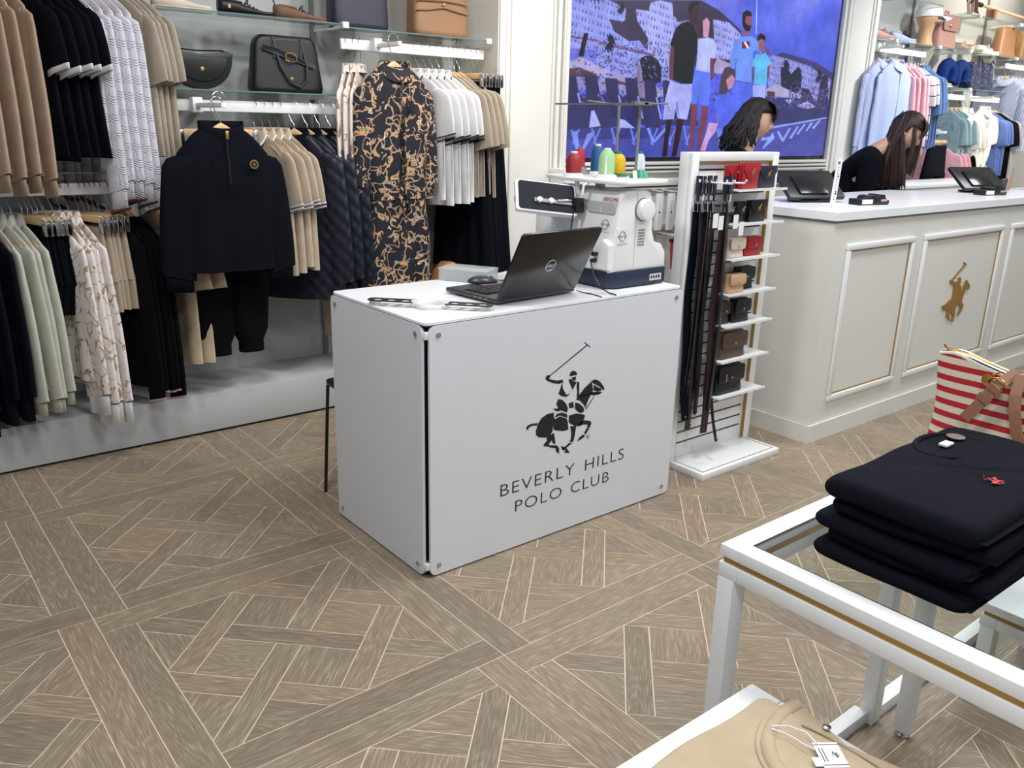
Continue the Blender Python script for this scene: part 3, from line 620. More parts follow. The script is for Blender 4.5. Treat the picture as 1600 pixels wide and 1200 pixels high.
def sleeve_rings(s, sh=.205, drop=.075, L=.20, w0=.085, w1=.075, th=.019, out=.35, amp=.004, seed=0, n=20, rows=14, ztop=-.018, fwd=0, quilt=0, endw=None):
    rd = random.Random(seed + 7); ph = rd.uniform(0, 6); R = []
    y0 = sh - .035; z0 = ztop - drop - .028
    for i in range(rows + 1):
        t = i / rows
        oy = y0 + out * L * (1 - (1 - t) ** 1.6) * .9; oz = z0 + .022 - (L + .022) * t ** 1.12 * math.sqrt(max(.05, 1 - (out * .8) ** 2)); ox = fwd * L * t
        w = w0 + (w1 - w0) * t; tk = th * (.9 + .2 * math.sin(PI * t))
        dm = min(1, (t * L + .004) / .055) ** .5; oy -= (1 - dm) * .03; w *= .25 + .75 * dm; tk *= .5 + .5 * dm
        if endw and t > .9: w = endw
        cy, cz = math.cos(out * (1 - t) * 1.2), math.sin(out * (1 - t) * 1.2)
        ring = []
        for j in range(n):
            a = 2 * PI * j / n; u = w * math.sin(a); x = tk * sgnp(math.cos(a), .8) + amp * math.sin(40 * u + ph + 3 * t) + amp * .5 * math.sin(L * 14 * t + ph + 2 * u * 20)
            if quilt: x += .013 * (abs(math.sin(PI * (u + oz) / quilt)) * abs(math.sin(PI * (u - oz) / quilt))) ** .45 * (1 if math.cos(a) > 0 else -1)
            ring.append((ox + x, s * (oy + u * cy), oz + (u * cz * 1.0 if i < rows else u * .25) * (1)))
        R.append(ring)
    return R
def garment(name, label, cat, m, seed=0, L=.64, sl=None, trim=None, collar=None, cuff=None, hemtrim=None, sh=.205, group=None, neckm=None, quilt=0, sk={}, **kw):
    r = root(name, label, cat, (0, 0, -9), group=group)
    B = body_rings(L=L, seed=seed, sh=sh, quilt=quilt, **kw)
    loft('body', B, m, r, smooth=True)
    if hemtrim: loft('hem_band', [[(x * 1.06, y * 1.01, z + .001) for x, y, z in B[-1]], [(x * 1.06, y * 1.01, z - .022) for x, y, z in B[-1]]], hemtrim, r)
    th = kw.get('th', .03)
    if sl:
        for s in (-1, 1):
            S = sleeve_rings(s, sh=sh, L=sl, seed=seed + s, quilt=quilt, drop=kw.get('drop', .075), **sk)
            o = loft('sleeve', S, m, r, cap0=True)
            if trim:
                E_ = S[-1]; C = [sum(p[i] for p in E_) / len(E_) for i in range(3)]
                def sc_(k, dz): return [(C[0] + (p[0] - C[0]) * k, C[1] + (p[1] - C[1]) * k, p[2] + dz) for p in E_]
                for q, (dz0, dz1, mm) in enumerate(trim): loft('sleeve_trim', [sc_(1.05, dz0), sc_(1.06, dz1), sc_(.9, dz1)], mm, r)
            if cuff:
                E_ = S[-1]; C = [sum(p[i] for p in E_) / len(E_) for i in range(3)]; cw = cuff[1]; cl_ = cuff[2]
                def s2(k, dz): return [(C[0] + (p[0] - C[0]) * k, C[1] + (p[1] - C[1]) * k, C[2] + (p[2] - C[2]) * .3 + dz) for p in E_]
                loft('cuff', [s2(cw, .004), s2(cw, -cl_), s2(cw * .9, -cl_)], cuff[0], r)
    if collar:
        nk = kw.get('neck', .075); zt = kw.get('ztop', -.018); n = 28
        def cr(f, z, tk, dip): return [(tk * math.cos(a) + (.01 if math.cos(a) > 0 else 0), nk * f * math.sin(a), zt + z - dip * max(0, math.cos(a))) for a in [2 * PI * j / n for j in range(n)]]
        loft('collar', [cr(1.0, -.006, .028, .03), cr(.92, .022, .03, .035), cr(1.0, .03, .036, .04), cr(1.18, -.012, .05, .06)], collar[0], r)
        if len(collar) > 1: loft('collar_tipping', [cr(1.19, -.004, .0515, .058), cr(1.22, -.014, .053, .062)], collar[1], r)
    return r
def legs_garment(name, label, cat, m, L=.42, w=.19, hemw=.12, seed=0, group=None, th=.022, cuffed=0, gap=.0, waistm=None):
    r = root(name, label, cat, (0, 0, -9), group=group); rd = random.Random(seed); z0 = -.05; cr = min(.26, L * .6)
    def ring(hw, cy, z, tk, n=28, amp=.004, ph=0): return [(tk * sgnp(math.cos(a), .75) + amp * math.sin(34 * hw * math.sin(a) + ph + z * 12), cy + hw * sgnp(math.sin(a), .9), z) for a in [2 * PI * j / n for j in range(n)]]
    loft('waistband', [ring(w * .9, 0, z0 + .004, th * .8, amp=0), ring(w * .9, 0, z0 - .035, th * .95, amp=0)], waistm or m, r)
    loft('hips', [ring(w * .9 + (w * .14) * t, 0, z0 - .03 - (cr - .03) * t, th * (.9 + .5 * t), amp=.004 * t, ph=seed) for t in [i / 8 for i in range(9)]], m, r)
    for s in (-1, 1):
        R = []
        for i in range(15):
            t = i / 14; hw = w * .52 + (hemw * .5 * 1.0 - w * .52) * t; cy = s * (w * .51 + gap * t)
            if cuffed and t > .92: hw *= .72
            if cuffed: hw *= 1 + .18 * math.sin(PI * min(1, t * 1.05))
            R.append(ring(hw, cy, z0 - cr + .02 - (L - cr) * t, th * (1.25 - .2 * t + (.5 * math.sin(PI * t) if cuffed else 0)), 22, .005, seed + s))
        loft('leg', R, m, r)
    return r
def skirt(name, label, m, L=1.0, w0=.17, w1=.28, seed=0, group=None, k=60, th=.03, th1=.05):
    r = root(name, label, 'skirt', (0, 0, -9), group=group); R = []; n = 64
    for i in range(19):
        t = i / 18; hw = w0 + (w1 - w0) * t; tk = th + (th1 - th) * t
        R.append([(tk * sgnp(math.cos(a), .6) + .012 * (.1 + t) * math.sin(k * hw * math.sin(a) / (w0 + (w1 - w0) * t) * .25 + seed), hw * sgnp(math.sin(a), .9), -.05 - L * t) for a in [2 * PI * j / n for j in range(n)]])
    loft('panel', R, m, r); loft('waistband', [[(x * 1.1, y * 1.02, z + .006) for x, y, z in R[0]], [(x * 1.1, y * 1.03, z - .035) for x, y, z in R[0]]], m, r)
    return r
RD = random.Random(11)
def row(maker, xs, z, what, where, hk='w', y=.555, rz=PI + .34, jit=.03, grp=None, hgrp=None, dy=0, hlab=None, dz=0):
    first = maker(); n = len(xs)
    if n > 1 and y < 9:
        X = [v.co.x for ch in first.children if ch.name.split('.')[0] in ('body', 'sleeve', 'leg', 'hips', 'panel', 'cuff') for v in ch.data.vertices]
        d = min(b_ - a_ for a_, b_ in zip(xs, xs[1:])) * abs(math.cos(rz)); first.scale.x = min(1, max(.66, d * 1.0 / (max(X) - min(X))))
    first.scale.y = .93
    for i, x in enumerate(xs):
        a = rz + RD.uniform(-jit, jit); loc = (x, y + dy + RD.uniform(-.004, .004), z + dz); nm = ORD[i]
        pos = '%s from left' % nm if n > 1 else ''
        lb = ('%s, %s, %s' % (what, pos, where) if n > 1 else what + ' ' + where).replace(' ,', ',').replace(',  ', ', ')
        if i == 0: first.location = loc; first.rotation_euler.z = a; first['label'] = lb; first['group'] = grp or what + 's'; g = first
        else: g = dup(first, loc, a, lb, grp or what + 's')
        if n > 1: g.scale.z = RD.uniform(.97, 1.03); g.rotation_euler.x = RD.uniform(-.015, .02)
        hang(hk, loc, a, ('beech hanger of the ' if hk == 'w' else 'clip hanger of the ') + (('%s ' % nm) if n > 1 else '') + (hlab or what.split(' with')[0]) + ' ' + where, hgrp or 'hangers ' + where)
ZL, ZM, ZU, ZT = 1.152 - .1, 1.497 - .1, 1.80 - .1, 2.02 - .1
LL = 'on the lower left rail'
SH = {}
row(lambda: garment('long_coat', '', 'coat', F_NAVY, 1, L=.80, sl=.60, sk=dict(w0=.09, w1=.07, out=.10), sh=.21), [-.99, -.92, -.86], ZL, 'dark navy long-sleeved top', LL)
row(lambda: garment('linen_shirt', '', 'shirt', F_LINEN, 2, L=.66, sl=.60, cuff=(F_LINEN, .75, .05), collar=(F_LINEN,), amp=.009, sk=dict(w0=.085, w1=.085, out=.12, amp=.006, th=.024)), [-.82, -.785, -.755, -.725], ZL, 'pale sage linen shirt with buttoned cuffs', LL)
row(lambda: legs_garment('navy_shorts', '', 'shorts', F_NAVY, .36, seed=3), [-.685, -.665, -.647, -.63, -.612], ZL, 'pair of navy tailored shorts', LL, 'c')
row(lambda: garment('printed_blouse', '', 'blouse', P_BLOUSE, 4, L=.68, sl=.64, cuff=(F_WHITET, .85, .085), collar=(P_BLOUSE,), amp=.011, sk=dict(w0=.08, w1=.085, out=.12, amp=.006, th=.024)), [-.605, -.575, -.545, -.515], ZL, 'white blouse with gold chain print', LL)
row(lambda: legs_garment('beige_shorts', '', 'shorts', F_BEIGE, .37, seed=5, hemw=.2), [-.475, -.455, -.435, -.415, -.395], ZL, 'pair of beige tailored shorts', LL, 'c')
row(lambda: garment('black_cardigan', '', 'cardigan', F_BLACK, 6, L=.72, sl=.66, trim=[(0, -.008, F_PINK)], sk=dict(w0=.08, w1=.055, out=.1)), [-.365, -.34, -.317, -.295, -.275], ZL, 'black knitted cardigan with pink-edged cuffs', LL)
row(lambda: garment('sand_tshirt', '', 't-shirt', F_TSHIRT, 8, L=.66, sl=.23, amp=.012, sk=dict(w0=.11, w1=.12, out=.35)), [-.165, -.12], ZL, 'oversized sand T-shirt', LL, jit=.1)
TL = 'on the topmost left rail'
row(lambda: garment('camel_sweater', '', 'sweater', F_CAMEL, 9, L=.66, sl=.60, hemtrim=F_CAMEL, cuff=(F_CAMEL, .8, .06), amp=.01, sk=dict(w0=.085, w1=.065, out=.1)), [-.84, -.78, -.725, -.67], ZT, 'camel knit sweater with ribbed cuffs', TL)
row(lambda: garment('navy_knit_dress', '', 'dress', F_NAVY, 12, L=.63, sl=.20, trim=[(0, -.022, F_WHITET)], sk=dict(w0=.085, w1=.08, out=.35), chest=.2, hem=.25), [-.60, -.565, -.53, -.495, -.46], ZT, 'navy knit dress with white sleeve bands', TL)
row(lambda: garment('white_cable_sweater', '', 'sweater', F_CABLE, 14, L=.60, sl=.64, cuff=(F_CABLE, .8, .07), trim=[(-.074, -.082, F_MAROON)], amp=.012, sk=dict(w0=.085, w1=.062, out=.1, amp=.006)), [-.44, -.405, -.37, -.335, -.30], ZT, 'white cable-knit sweater with maroon cuff lines', TL)
row(lambda: garment('taupe_polo', '', 'polo shirt', F_BEIGE2, 16, L=.60, sl=.24, amp=.01, sk=dict(w0=.09, w1=.085, out=.28)), [-.255, -.23, -.205, -.18], ZT, 'taupe short-sleeved top', TL)
MR = 'on the middle rail'
row(lambda: garment('beige_polo', '', 'polo shirt', F_BEIGE, 18, L=.62, sl=.22, collar=(F_BEIGE, F_WHITET), trim=[(.004, -.005, F_WHITET), (-.012, -.02, F_WHITET)], amp=.009, sk=dict(w0=.085, w1=.08, out=.3)), [.31, .35, .39, .43], ZM, 'beige polo shirt with white tipping', MR)
row(lambda: garment('quilted_jacket', '', 'jacket', F_QUILT, 20, L=.78, sl=.60, n=76, rows=70, amp=.003, quilt=.075, th=.026, collar=(F_NAVY,), sk=dict(w0=.085, w1=.07, th=.026, out=.1, rows=50, n=36)), [.50, .565, .63, .69], ZM, 'navy diamond-quilted jacket', MR, dy=-.015, rz=PI + .62)
row(lambda: legs_garment('beige_trousers', '', 'trousers', F_BEIGE, 1.0, seed=21, hemw=.17), [.735, .762, .79], ZM, 'pair of beige trousers', MR + ' by the dress', 'c')
UR = 'on the upper rail'
row(lambda: garment('pale_print_shirt', '', 'shirt', P_STRIPY, 22, L=.50, sl=.34, collar=(P_STRIPY,), sk=dict(w0=.085, w1=.075, out=.12)), [.80, .835, .87], ZU, 'pale printed long-sleeved shirt', UR, rz=PI - .7)
row(lambda: garment('navy_print_shirt', '', 'shirt', P_DRESS, 23, L=.72, sl=.5, collar=(P_DRESS,), sk=dict(w0=.085, w1=.075, out=.12)), [.99, 1.03], ZU, 'navy bridle-print shirt', UR + ' behind the dress', rz=PI - .3)
row(lambda: garment('white_polo', '', 'polo shirt', F_WHITE, 24, L=.64, sl=.22, collar=(F_WHITE, F_BLKT), trim=[(.008, .002, F_BLKT), (-.01, -.016, F_BLKT)], amp=.012, sk=dict(w0=.085, w1=.08, out=.3)), [1.16, 1.205, 1.25, 1.295, 1.335], ZU, 'white polo shirt with black tipping', UR)
row(lambda: garment('taupe_tshirt', '', 't-shirt', F_BEIGE2, 26, L=.60, sl=.27, amp=.01, sk=dict(w0=.1, w1=.10, out=.3)), [1.375, 1.405, 1.435, 1.465], ZU, 'taupe heavy cotton T-shirt', UR)
row(lambda: skirt('navy_skirt', '', F_NAVY, L=.98, w1=.27, seed=2), [1.48, 1.52, 1.555, 1.59], ZU, 'long navy pleated skirt', UR, 'c', jit=.03, rz=PI + .15)

# face-out pieces
def faceout(g, loc, label, grp=None, rz=-PI / 2, hk='w', hl=None):
    g.location = loc; g.rotation_euler.z = rz; g['label'] = label
    if grp: g['group'] = grp
    hang(hk, loc, rz, hl, 'face-out hangers')
def arm(x, z, label, y0=.30, y1=.53):
    r = root('faceout_bracket', label, 'bracket', (x, 0, z))
    box('arm_bar', (-.01, y0, -.01), (.01, y1, .01), WHITE, r, bev=.002); box('clamp', (-.022, y1 - .03, -.03), (.022, y1 + .02, .034), WHITE, r, bev=.004)
arm(.04, 1.497, 'white face-out arm holding the navy sweatshirt', y0=.2)
# navy half-zip sweatshirt
g = garment('half_zip_sweatshirt', '', 'sweatshirt', F_NAVY, 30, L=.56, sl=.48, sh=.19, chest=.22, hem=.20, amp=.007, th=.04, thh=.05, drop=.095, cuff=(F_NAVY, .82, .06), hemtrim=F_NAVY, neck=.095, sk=dict(w0=.085, w1=.07, out=.16, th=.035, amp=.006))
rings = [[((.034 + q) * math.cos(a), (.094 - q * .3) * math.sin(a), zz - .03 * max(0, math.cos(a))) for a in [2 * PI * j / 28 for j in range(28)]] for q, zz in ((0, -.024), (.004, .004), (.0, .018), (-.008, .016), (-.01, -.02))]
loft('stand_collar', rings, F_NAVY, g)
tube('zip', [(.058, .0, -.03), (.056, 0, -.09), (.062, 0, -.16), (.066, 0, -.235)], .0035, BLACK, g, 6)
box('zip_puller', (.058, -.007, -.055), (.066, .007, -.022), GOLD, g, bev=.002)
tube('placket_seam', [(.062, -.075, -.12), (.069, -.06, -.2), (.072, -.03, -.245), (.073, .03, -.245), (.07, .075, -.24)], .0018, F_BLACK, g, 5)
def badge(parent, x, y, z, r_, m1=GOLD, m2=INK):
    lathe('crest', [(r_, x), (r_, x + .002), (r_ * .78, x + .0022)], m1, parent, 20, (0, y, z), 'x'); lathe('crest_centre', [(r_ * .72, x + .0023), (r_ * .72, x + .003)], m2, parent, 16, (0, y, z), 'x')
    lathe('crest_horse', [(r_ * .3, x + .0031), (r_ * .3, x + .0036)], m1, parent, 6, (0, y, z), 'x')
badge(g, .066, .105, -.155, .019)
faceout(g, (.035, .235, 1.418), 'navy half-zip sweatshirt with gold crest hanging face-out', hl='beech hanger inside the navy half-zip sweatshirt')
g = legs_garment('navy_joggers', '', 'joggers', F_BLACK, .97, w=.155, hemw=.16, seed=31, cuffed=1, th=.035)
faceout(g, (.085, .40, 1.40), 'dark joggers with gathered ankles hanging below the half-zip sweatshirt', hk='c', hl='clip hanger with steel clips behind the half-zip sweatshirt')
# printed shirt dress
arm(.945, 1.80, 'white face-out arm holding the printed dress')
g = garment('printed_dress', '', 'dress', P_DRESS, 33, L=1.12, sl=.46, sh=.165, chest=.18, hem=.20, waist=.15, amp=.012, th=.045, thh=.07, collar=(P_DRESS,), neck=.08, rows=40, n=60, cuff=(P_DRESS, .8, .05), sk=dict(w0=.08, w1=.07, out=.10, th=.035))
B = body_rings(L=1.12, seed=33, sh=.165, chest=.18, hem=.20, waist=.15, amp=.012, th=.045, thh=.07, neck=.08, rows=40, n=60)
loft('belt', [[(x * 1.12, y * 1.03, z) for x, y, z in B[22]], [(x * 1.12, y * 1.03, z - .035) for x, y, z in B[22]]], P_DRESS, g)
tube('belt_tail', [(.07, -.01, -.56), (.085, -.0, -.62), (.08, .02, -.70)], .012, P_DRESS, g, 8, .4); tube('belt_tail', [(.07, .0, -.56), (.085, -.02, -.60), (.08, -.03, -.66)], .012, P_DRESS, g, 8, .4)
tube('button_placket', [(.06, 0, -.06), (.066, 0, -.3), (.066, 0, -.54)], .006, P_DRESS, g, 6, .4)
box('price_tag', (.07, .045, -.24), (.072, .065, -.17), BLACK, g)
faceout(g, (.945, .36, 1.715), 'long navy dress with tan bridle print hanging face-out', hl='beech hanger inside the long printed dress')

# ---------------------------------------------------------------- goods on the left shelves
def shoe(name, label, m, loc, rz, L=.25, group=None, lace=None, sole=None, h=.06):
    r = root(name, label, 'shoe', loc, rz, group); R = []
    for i in range(15):
        t = i / 14; x = -L / 2 + L * t
        hw = .034 * (1 - .25 * math.exp(-((t - .45) / .14) ** 2)) * min(1, (t + .05) * 7) ** .5 * min(1, (1.04 - t) * 5) ** .5
        zt = h * (1 if t < .3 else 1 - .62 * min(1, (t - .3) / .5) ** .8) + .008
        R.append([(x, hw * math.cos(a), .010 + (zt - .010) * .5 * (1 + sgnp(math.sin(a), .8))) for a in [2 * PI * k / 16 for k in range(16)]])
    loft('upper', R, m, r, True, True)
    loft('sole', [[(p[0] * 1.02, p[1] * 1.08, 0) for p in [(-L / 2 + L * (.5 - .5 * math.cos(PI * k / 15)), .033 * math.sin(PI * min(1, k / 15 * .98 + .01)) ** .5) for k in range(16)] + [(L / 2 - L * (.5 - .5 * math.cos(PI * k / 15)), -.033 * math.sin(PI * min(1, k / 15 * .98 + .01)) ** .5) for k in range(16)]],
                  [(p[0] * 1.02, p[1] * 1.08, .014) for p in [(-L / 2 + L * (.5 - .5 * math.cos(PI * k / 15)), .033 * math.sin(PI * min(1, k / 15 * .98 + .01)) ** .5) for k in range(16)] + [(L / 2 - L * (.5 - .5 * math.cos(PI * k / 15)), -.033 * math.sin(PI * min(1, k / 15 * .98 + .01)) ** .5) for k in range(16)]]], sole or m, r, True, True)
    tube('opening', [(-L * .42 + .11 * L * (1 - math.cos(a)) * 1.6, .024 * math.sin(a), h + .006 - .004 * (1 - math.cos(a))) for a in [2 * PI * k / 14 for k in range(15)]], .005, m, r, 6)
    if lace:
        for k in range(4): tube('lace', [(.0 + k * .017, -.02, h * .86 - k * .007), (.004 + k * .017, 0, h * .93 - k * .0075 + .006), (0 + k * .017, .02, h * .86 - k * .007)], .003, lace, r, 5)
        tube('bow', [(.0, -.028, h * .8), (.01, -.01, h + .012), (.012, .012, h + .012), (0, .03, h * .8)], .003, lace, r, 5)
    return r
SZ = 1.885
shoe('leather_shoe', 'cream flat leather shoe at the left end of the upper shoe shelf', CREAML, (.05, .63, SZ), -.05)
s = shoe('leather_shoe', 'black lace-up shoe with a small gold emblem', BLACKM, (.335, .63, SZ), -.05, lace=BLACKM); box('emblem', (-.09, -.036, .03), (-.078, -.031, .045), GOLD, s)
s = shoe('leather_shoe', 'brown suede lace-up shoe beside the black shoe', TAN if 0 else mat('brown_suede', (112, 84, 66), .8, var=.1, bump=.4), (.60, .63, SZ), -.05, lace=BROWNL)
tube('pull_tab', [(-.118, 0, .06), (-.13, 0, .09), (-.122, 0, .07)], .005, BLACKM, s, 6, .5)
def bagbody(r, w, h, d, m, top=.9, rnd=.03, name='body', zb=0):
    R = []
    for i in range(13):
        t = i / 12; k = 1 + (top - 1) * t; e = 1
        if t < .08: e = .94
        if t > .9: e = 1 - (t - .9) * rnd * 22 / max(.4, w * 3)
        dd = d * (1 - .35 * t)
        R.append([(w / 2 * k * e * sgnp(math.cos(a), .35), dd / 2 * sgnp(math.sin(a), .5), zb + h * t) for a in [2 * PI * q / 32 for q in range(32)]])
    return loft(name, R, m, r, True, True)
def emblem(parent, x, y, z, s=.012, m=GOLD):
    lathe('emblem', [(s * .5, y), (s * .6, y - .002), (s * .2, y - .003)], m, parent, 6, (x, 0, z), 'y')
# half-moon bag
r = root('half_moon_bag', 'small black half-moon shoulder bag with gold emblem on the glass shelf', 'handbag', (.10, .62, 1.566))
pl = [(-.14, .14)] + [(.145 * math.cos(a), .135 + .135 * math.sin(a)) for a in [PI + PI * k / 16 for k in range(17)]] + [(.15, .155), (.12, .165), (.06, .152), (0, .148), (-.06, .152), (-.12, .165)]
prism('body', pl[1:], -.03, .03, BLACKM, r, 'xz', bev=.008)
pl2_ = [(.115 * math.cos(a), .128 + .095 * math.sin(a)) for a in [PI + PI * k / 16 for k in range(17)]]
prism('flap', pl2_ + [(.115, .137), (-.115, .137)], -.040, -.029, BLACKM, r, 'xz', bev=.004)
emblem(r, 0, -.040, .085, .016)
for s in (-1, 1): lathe('strap_ring', [(.006, -.01), (.01, 0), (.006, .01)], CHROME, r, 10, (s * .145, 0, .152), 'x')
tube('strap', [(-.14, 0, .155), (-.12, .03, .17), (0, .04, .165), (.12, .03, .17), (.145, 0, .155)], .007, BLACKM, r, 8, .5)
# buckle tote
r = root('tote_bag', 'large black tote bag with gold buckle on the glass shelf', 'handbag', (.505, .62, 1.566), 0)
bagbody(r, .365, .25, .12, BLACKM, .82, .08)
for x in (-.07, .065):
    tube('strap_tab', [(x, -.05, .15), (x, -.045, .2), (x, -.036, .24)], .009, BLACKM, r, 8, .4)
tube('handle', [(-.07, -.042, .24), (-.066, -.052, .19), (-.045, -.062, .11), (-.005, -.068, .045), (.045, -.068, .025), (.08, -.066, .06), (.085, -.06, .12), (.072, -.05, .19), (.065, -.042, .24)], .0065, BLACKM, r, 8, .6)
tube('handle', [(-.09, .03, .225), (-.1, .045, .19), (-.08, .058, .12), (0, .062, .06), (.08, .058, .12), (.1, .045, .19), (.09, .03, .225)], .0065, BLACKM, r, 8, .6)
mesh('cross_strap', [(-.13, -.056, .185), (-.128, -.055, .205), (.13, -.060, .110), (.128, -.058, .132)], [(0, 2, 3, 1)], NAVYL, r)
mesh('cross_strap', [(-.13, -.0565, .187), (-.06, -.0575, .175), (.09, -.060, .125), (.085, -.0595, .14), (-.06, -.057, .192), (-.128, -.0555, .205)], [(0, 1, 2, 3, 4, 5)], BLACKG, r)
tube('buckle', [(-.02, -.062, .17), (.012, -.062, .175), (.032, -.063, .16), (.03, -.064, .14), (.005, -.064, .135), (-.022, -.063, .145), (-.02, -.062, .17)], .0035, GOLD, r, 6)
emblem(r, .005, -.061, .062, .014)
r = root('shopper_bag', 'deep navy shopper bag on the upper glass shelf', 'handbag', (.905, .63, 1.874)); bagbody(r, .31, .32, .13, NAVYL, .97)
tube('top_piping', [(-.15, -.06, .20), (0, -.064, .195), (.15, -.06, .20)], .003, BLACKM, r)
r = root('bucket_bag', 'tan leather shopper bag beside the navy one on the glass shelf', 'handbag', (1.375, .63, 1.874)); bagbody(r, .34, .34, .13, TAN, .98)
for z, dz in ((.12, .022), (.165, .01)): tube('raised_seam', [(-.165, -.055, z), (-.1, -.064, z + .004), (0, -.066, z + dz), (.1, -.064, z + .006), (.165, -.055, z)], .0035, TAN, r)
emblem(r, 0, -.066, .155, .014)
r = root('rounded_bag', 'rounded orange-tan bag standing low behind the white desk', 'handbag', (1.43, .6, .2))
bagbody(r, .30, .49, .14, mat('orange_suede', (196, 138, 74), .7, var=.08), .62, .25)
r = root('cardboard_box', 'small pale carton beside the orange-tan bag', 'box', (1.60, .6, .2)); box('carton', (-.05, -.05, 0), (.02, .05, .43), mat('carton', (198, 180, 156), .8), r, bev=.002)

# ---------------------------------------------------------------- embroidery desk
DX0, DX1, DY0, DY1, DH = .048, 1.234, -1.280, -.668, .868
r = root('white_desk', 'white boxy service desk with a black polo rider and lettering on its front', 'desk', (0, 0, 0))
def pan(name, u0, v0, u1, v1, a, b_, plane, m=PANEL): return prism(name, rrect(u0, v0, u1, v1, .022), a, b_, m, r, plane)
fp = pan('front_panel', DX0 + .018, .006, DX1, DH - .01, DY0, DY0 + .010, 'xz')
pan('front_panel_backing', DX0 + .0165, .0045, DX1 + .0015, DH - .0085, DY0 + .010, DY0 + .013, 'xz', BLACK)
pan('side_panel', DY0 + .018, .006, DY1, DH - .01, DX0, DX0 + .010, 'yz'); pan('side_panel_backing', DY0 + .0165, .0045, DY1 + .0015, DH - .0085, DX0 + .010, DX0 + .013, 'yz', BLACK)
pan('side_panel', DY0 + .018, .006, DY1, DH - .01, DX1 - .010, DX1, 'yz')
pan('top_panel', DX0 + .004, DY0 + .004, DX1 - .004, DY1, DH - .008, DH, 'xy', TOPW); pan('top_panel_backing', DX0 + .003, DY0 + .003, DX1 - .003, DY1 + .001, DH - .0125, DH - .008, 'xy', BLACK)
boxes('frame', [((x, y, .0), (x + .02, y + .02, DH - .013)) for x, y in ((DX0 + .028, DY0 + .028), (DX1 - .05, DY0 + .028), (DX0 + .028, DY1 - .05), (DX1 - .05, DY1 - .05))] + [((DX0 + .03, DY0 + .028, z), (DX1 - .03, DY0 + .048, z + .02)) for z in (.02, .83)] + [((DX0 + .028, DY0 + .03, z), (DX0 + .048, DY1 - .03, z + .02)) for z in (.02, .83)], BLACK, r)
box('shelf_inside', (DX0 + .05, DY0 + .05, .33), (DX1 - .05, DY1 - .05, .35), BLACK, r)
for z in (.828, .04):
    for x in (DX0 + .05, DX1 - .04): lathe('bolt', [(.009, 0), (.009, -.003), (.004, -.005)], CHROME, r, 12, (x, DY0, z), 'y')
    for y in (DY0 + .05, DY1 - .035): lathe('bolt', [(.009, 0), (.009, -.003), (.004, -.005)], CHROME, r, 12, (DX0, y, z), 'x')
    box('corner_clip', (DX0 + .004, DY0 + .004, z - .012), (DX0 + .03, DY0 + .03, z + .012), WHITE, r, bev=.002)
polys('rider_emblem', POLO, lambda u, v: (POLO_O[0] + u / 1000, DY0 - .0006, POLO_O[1] + v / 1000), INK, r)
for wd, wx, wz, ws, wl in (('BEVERLY', .345, .2185, .0655, .345), ('HILLS', .745, .2185, .0655, .205), ('POLO', .413, .1430, .0625, .218), ('CLUB', .680, .1430, .0625, .197)):
    o = text('lettering', wd, ws, INK, r, (wx, DY0 - .0004, wz), (PI / 2, 0, 0), offset=-.0010, space=1.12)
    X = [v.co.x for v in o.data.vertices]; o.scale.x = wl / (max(X) - min(X))
text('registered_mark', 'R', .012, INK, r, (.7555, DY0 - .0004, .348), (PI / 2, 0, 0))
tube('registered_ring', [(.759 + .008 * math.cos(a), DY0 - .0004, .352 + .009 * math.sin(a)) for a in [2 * PI * k / 20 for k in range(21)]], .0005, INK, r, 5)
st_ = root('folding_stool', 'thin black stool leg showing behind the left side of the desk', 'stool', (.12, -.45, 0))
for x, y in ((0, 0), (.3, 0), (0, -.14), (.3, -.14)): tube('leg', [(x * .9 + .01, y, .45), (x - .02 if x == 0 else x, y, 0)], .007, BLACK, st_, 8)
box('seat', (-.0, -.15, .45), (.3, .0, .48), BLACK, st_, bev=.01)

# laptop
DT = DH
r = root('laptop', 'open dark grey laptop seen from behind on the white desk', 'laptop', (.397, -1.185, DT), math.atan2(.028, .377))
LW = .378
SLATE = mat('slate_plastic', (52, 54, 60), .32, var=.03)
box('base', (0, 0, .006), (LW, .275, .022), SLATE, r, bev=.004)
for x in (.03, .33):
    for y in (.03, .24): box('foot', (x, y, 0), (x + .02, y + .012, .007), BLACK, r)
box('keyboard_deck', (.02, .08, .0221), (LW - .02, .2, .0235), BLACK, r)
for iy in range(5):
    for ix in range(14): box('key', (.026 + ix * .0235, .086 + iy * .022, .0234), (.026 + ix * .0235 + .019, .086 + iy * .022 + .018, .0262), BLACK, r)
box('trackpad', (.13, .21, .0222), (.24, .262, .0228), GREYP, r)
lid = root('lid', '', 'x', (0, .004, .018)); del lid['label']; del lid['category']; lid.parent = r; lid.rotation_euler = (math.radians(27.5), 0, 0)
prism('lid_shell', rrect(0, 0, LW, .262, .012), -.006, .004, BLACKG, lid, 'xz', bev=.0015)
box('screen', (.012, .0041, .02), (LW - .012, .005, .25), BLACKG, lid)
tube('badge_ring', [(LW * .5 + .022 * math.cos(a), -.0065, .125 + .022 * math.sin(a)) for a in [2 * PI * k / 28 for k in range(29)]], .0012, CHROME, lid, 6)
text('badge_lettering', 'DELL', .0155, CHROME, lid, (LW * .5, -.0064, .1195), (PI / 2, 0, 0), align='CENTER')
box('hinge', (.03, -.002, .008), (LW - .03, .012, .022), SLATE, r, bev=.003)
for i, y in enumerate((.05, .08, .105)): box('port', (-.0006, y, .011), (.0008, y + .014, .017), GREYP, r)
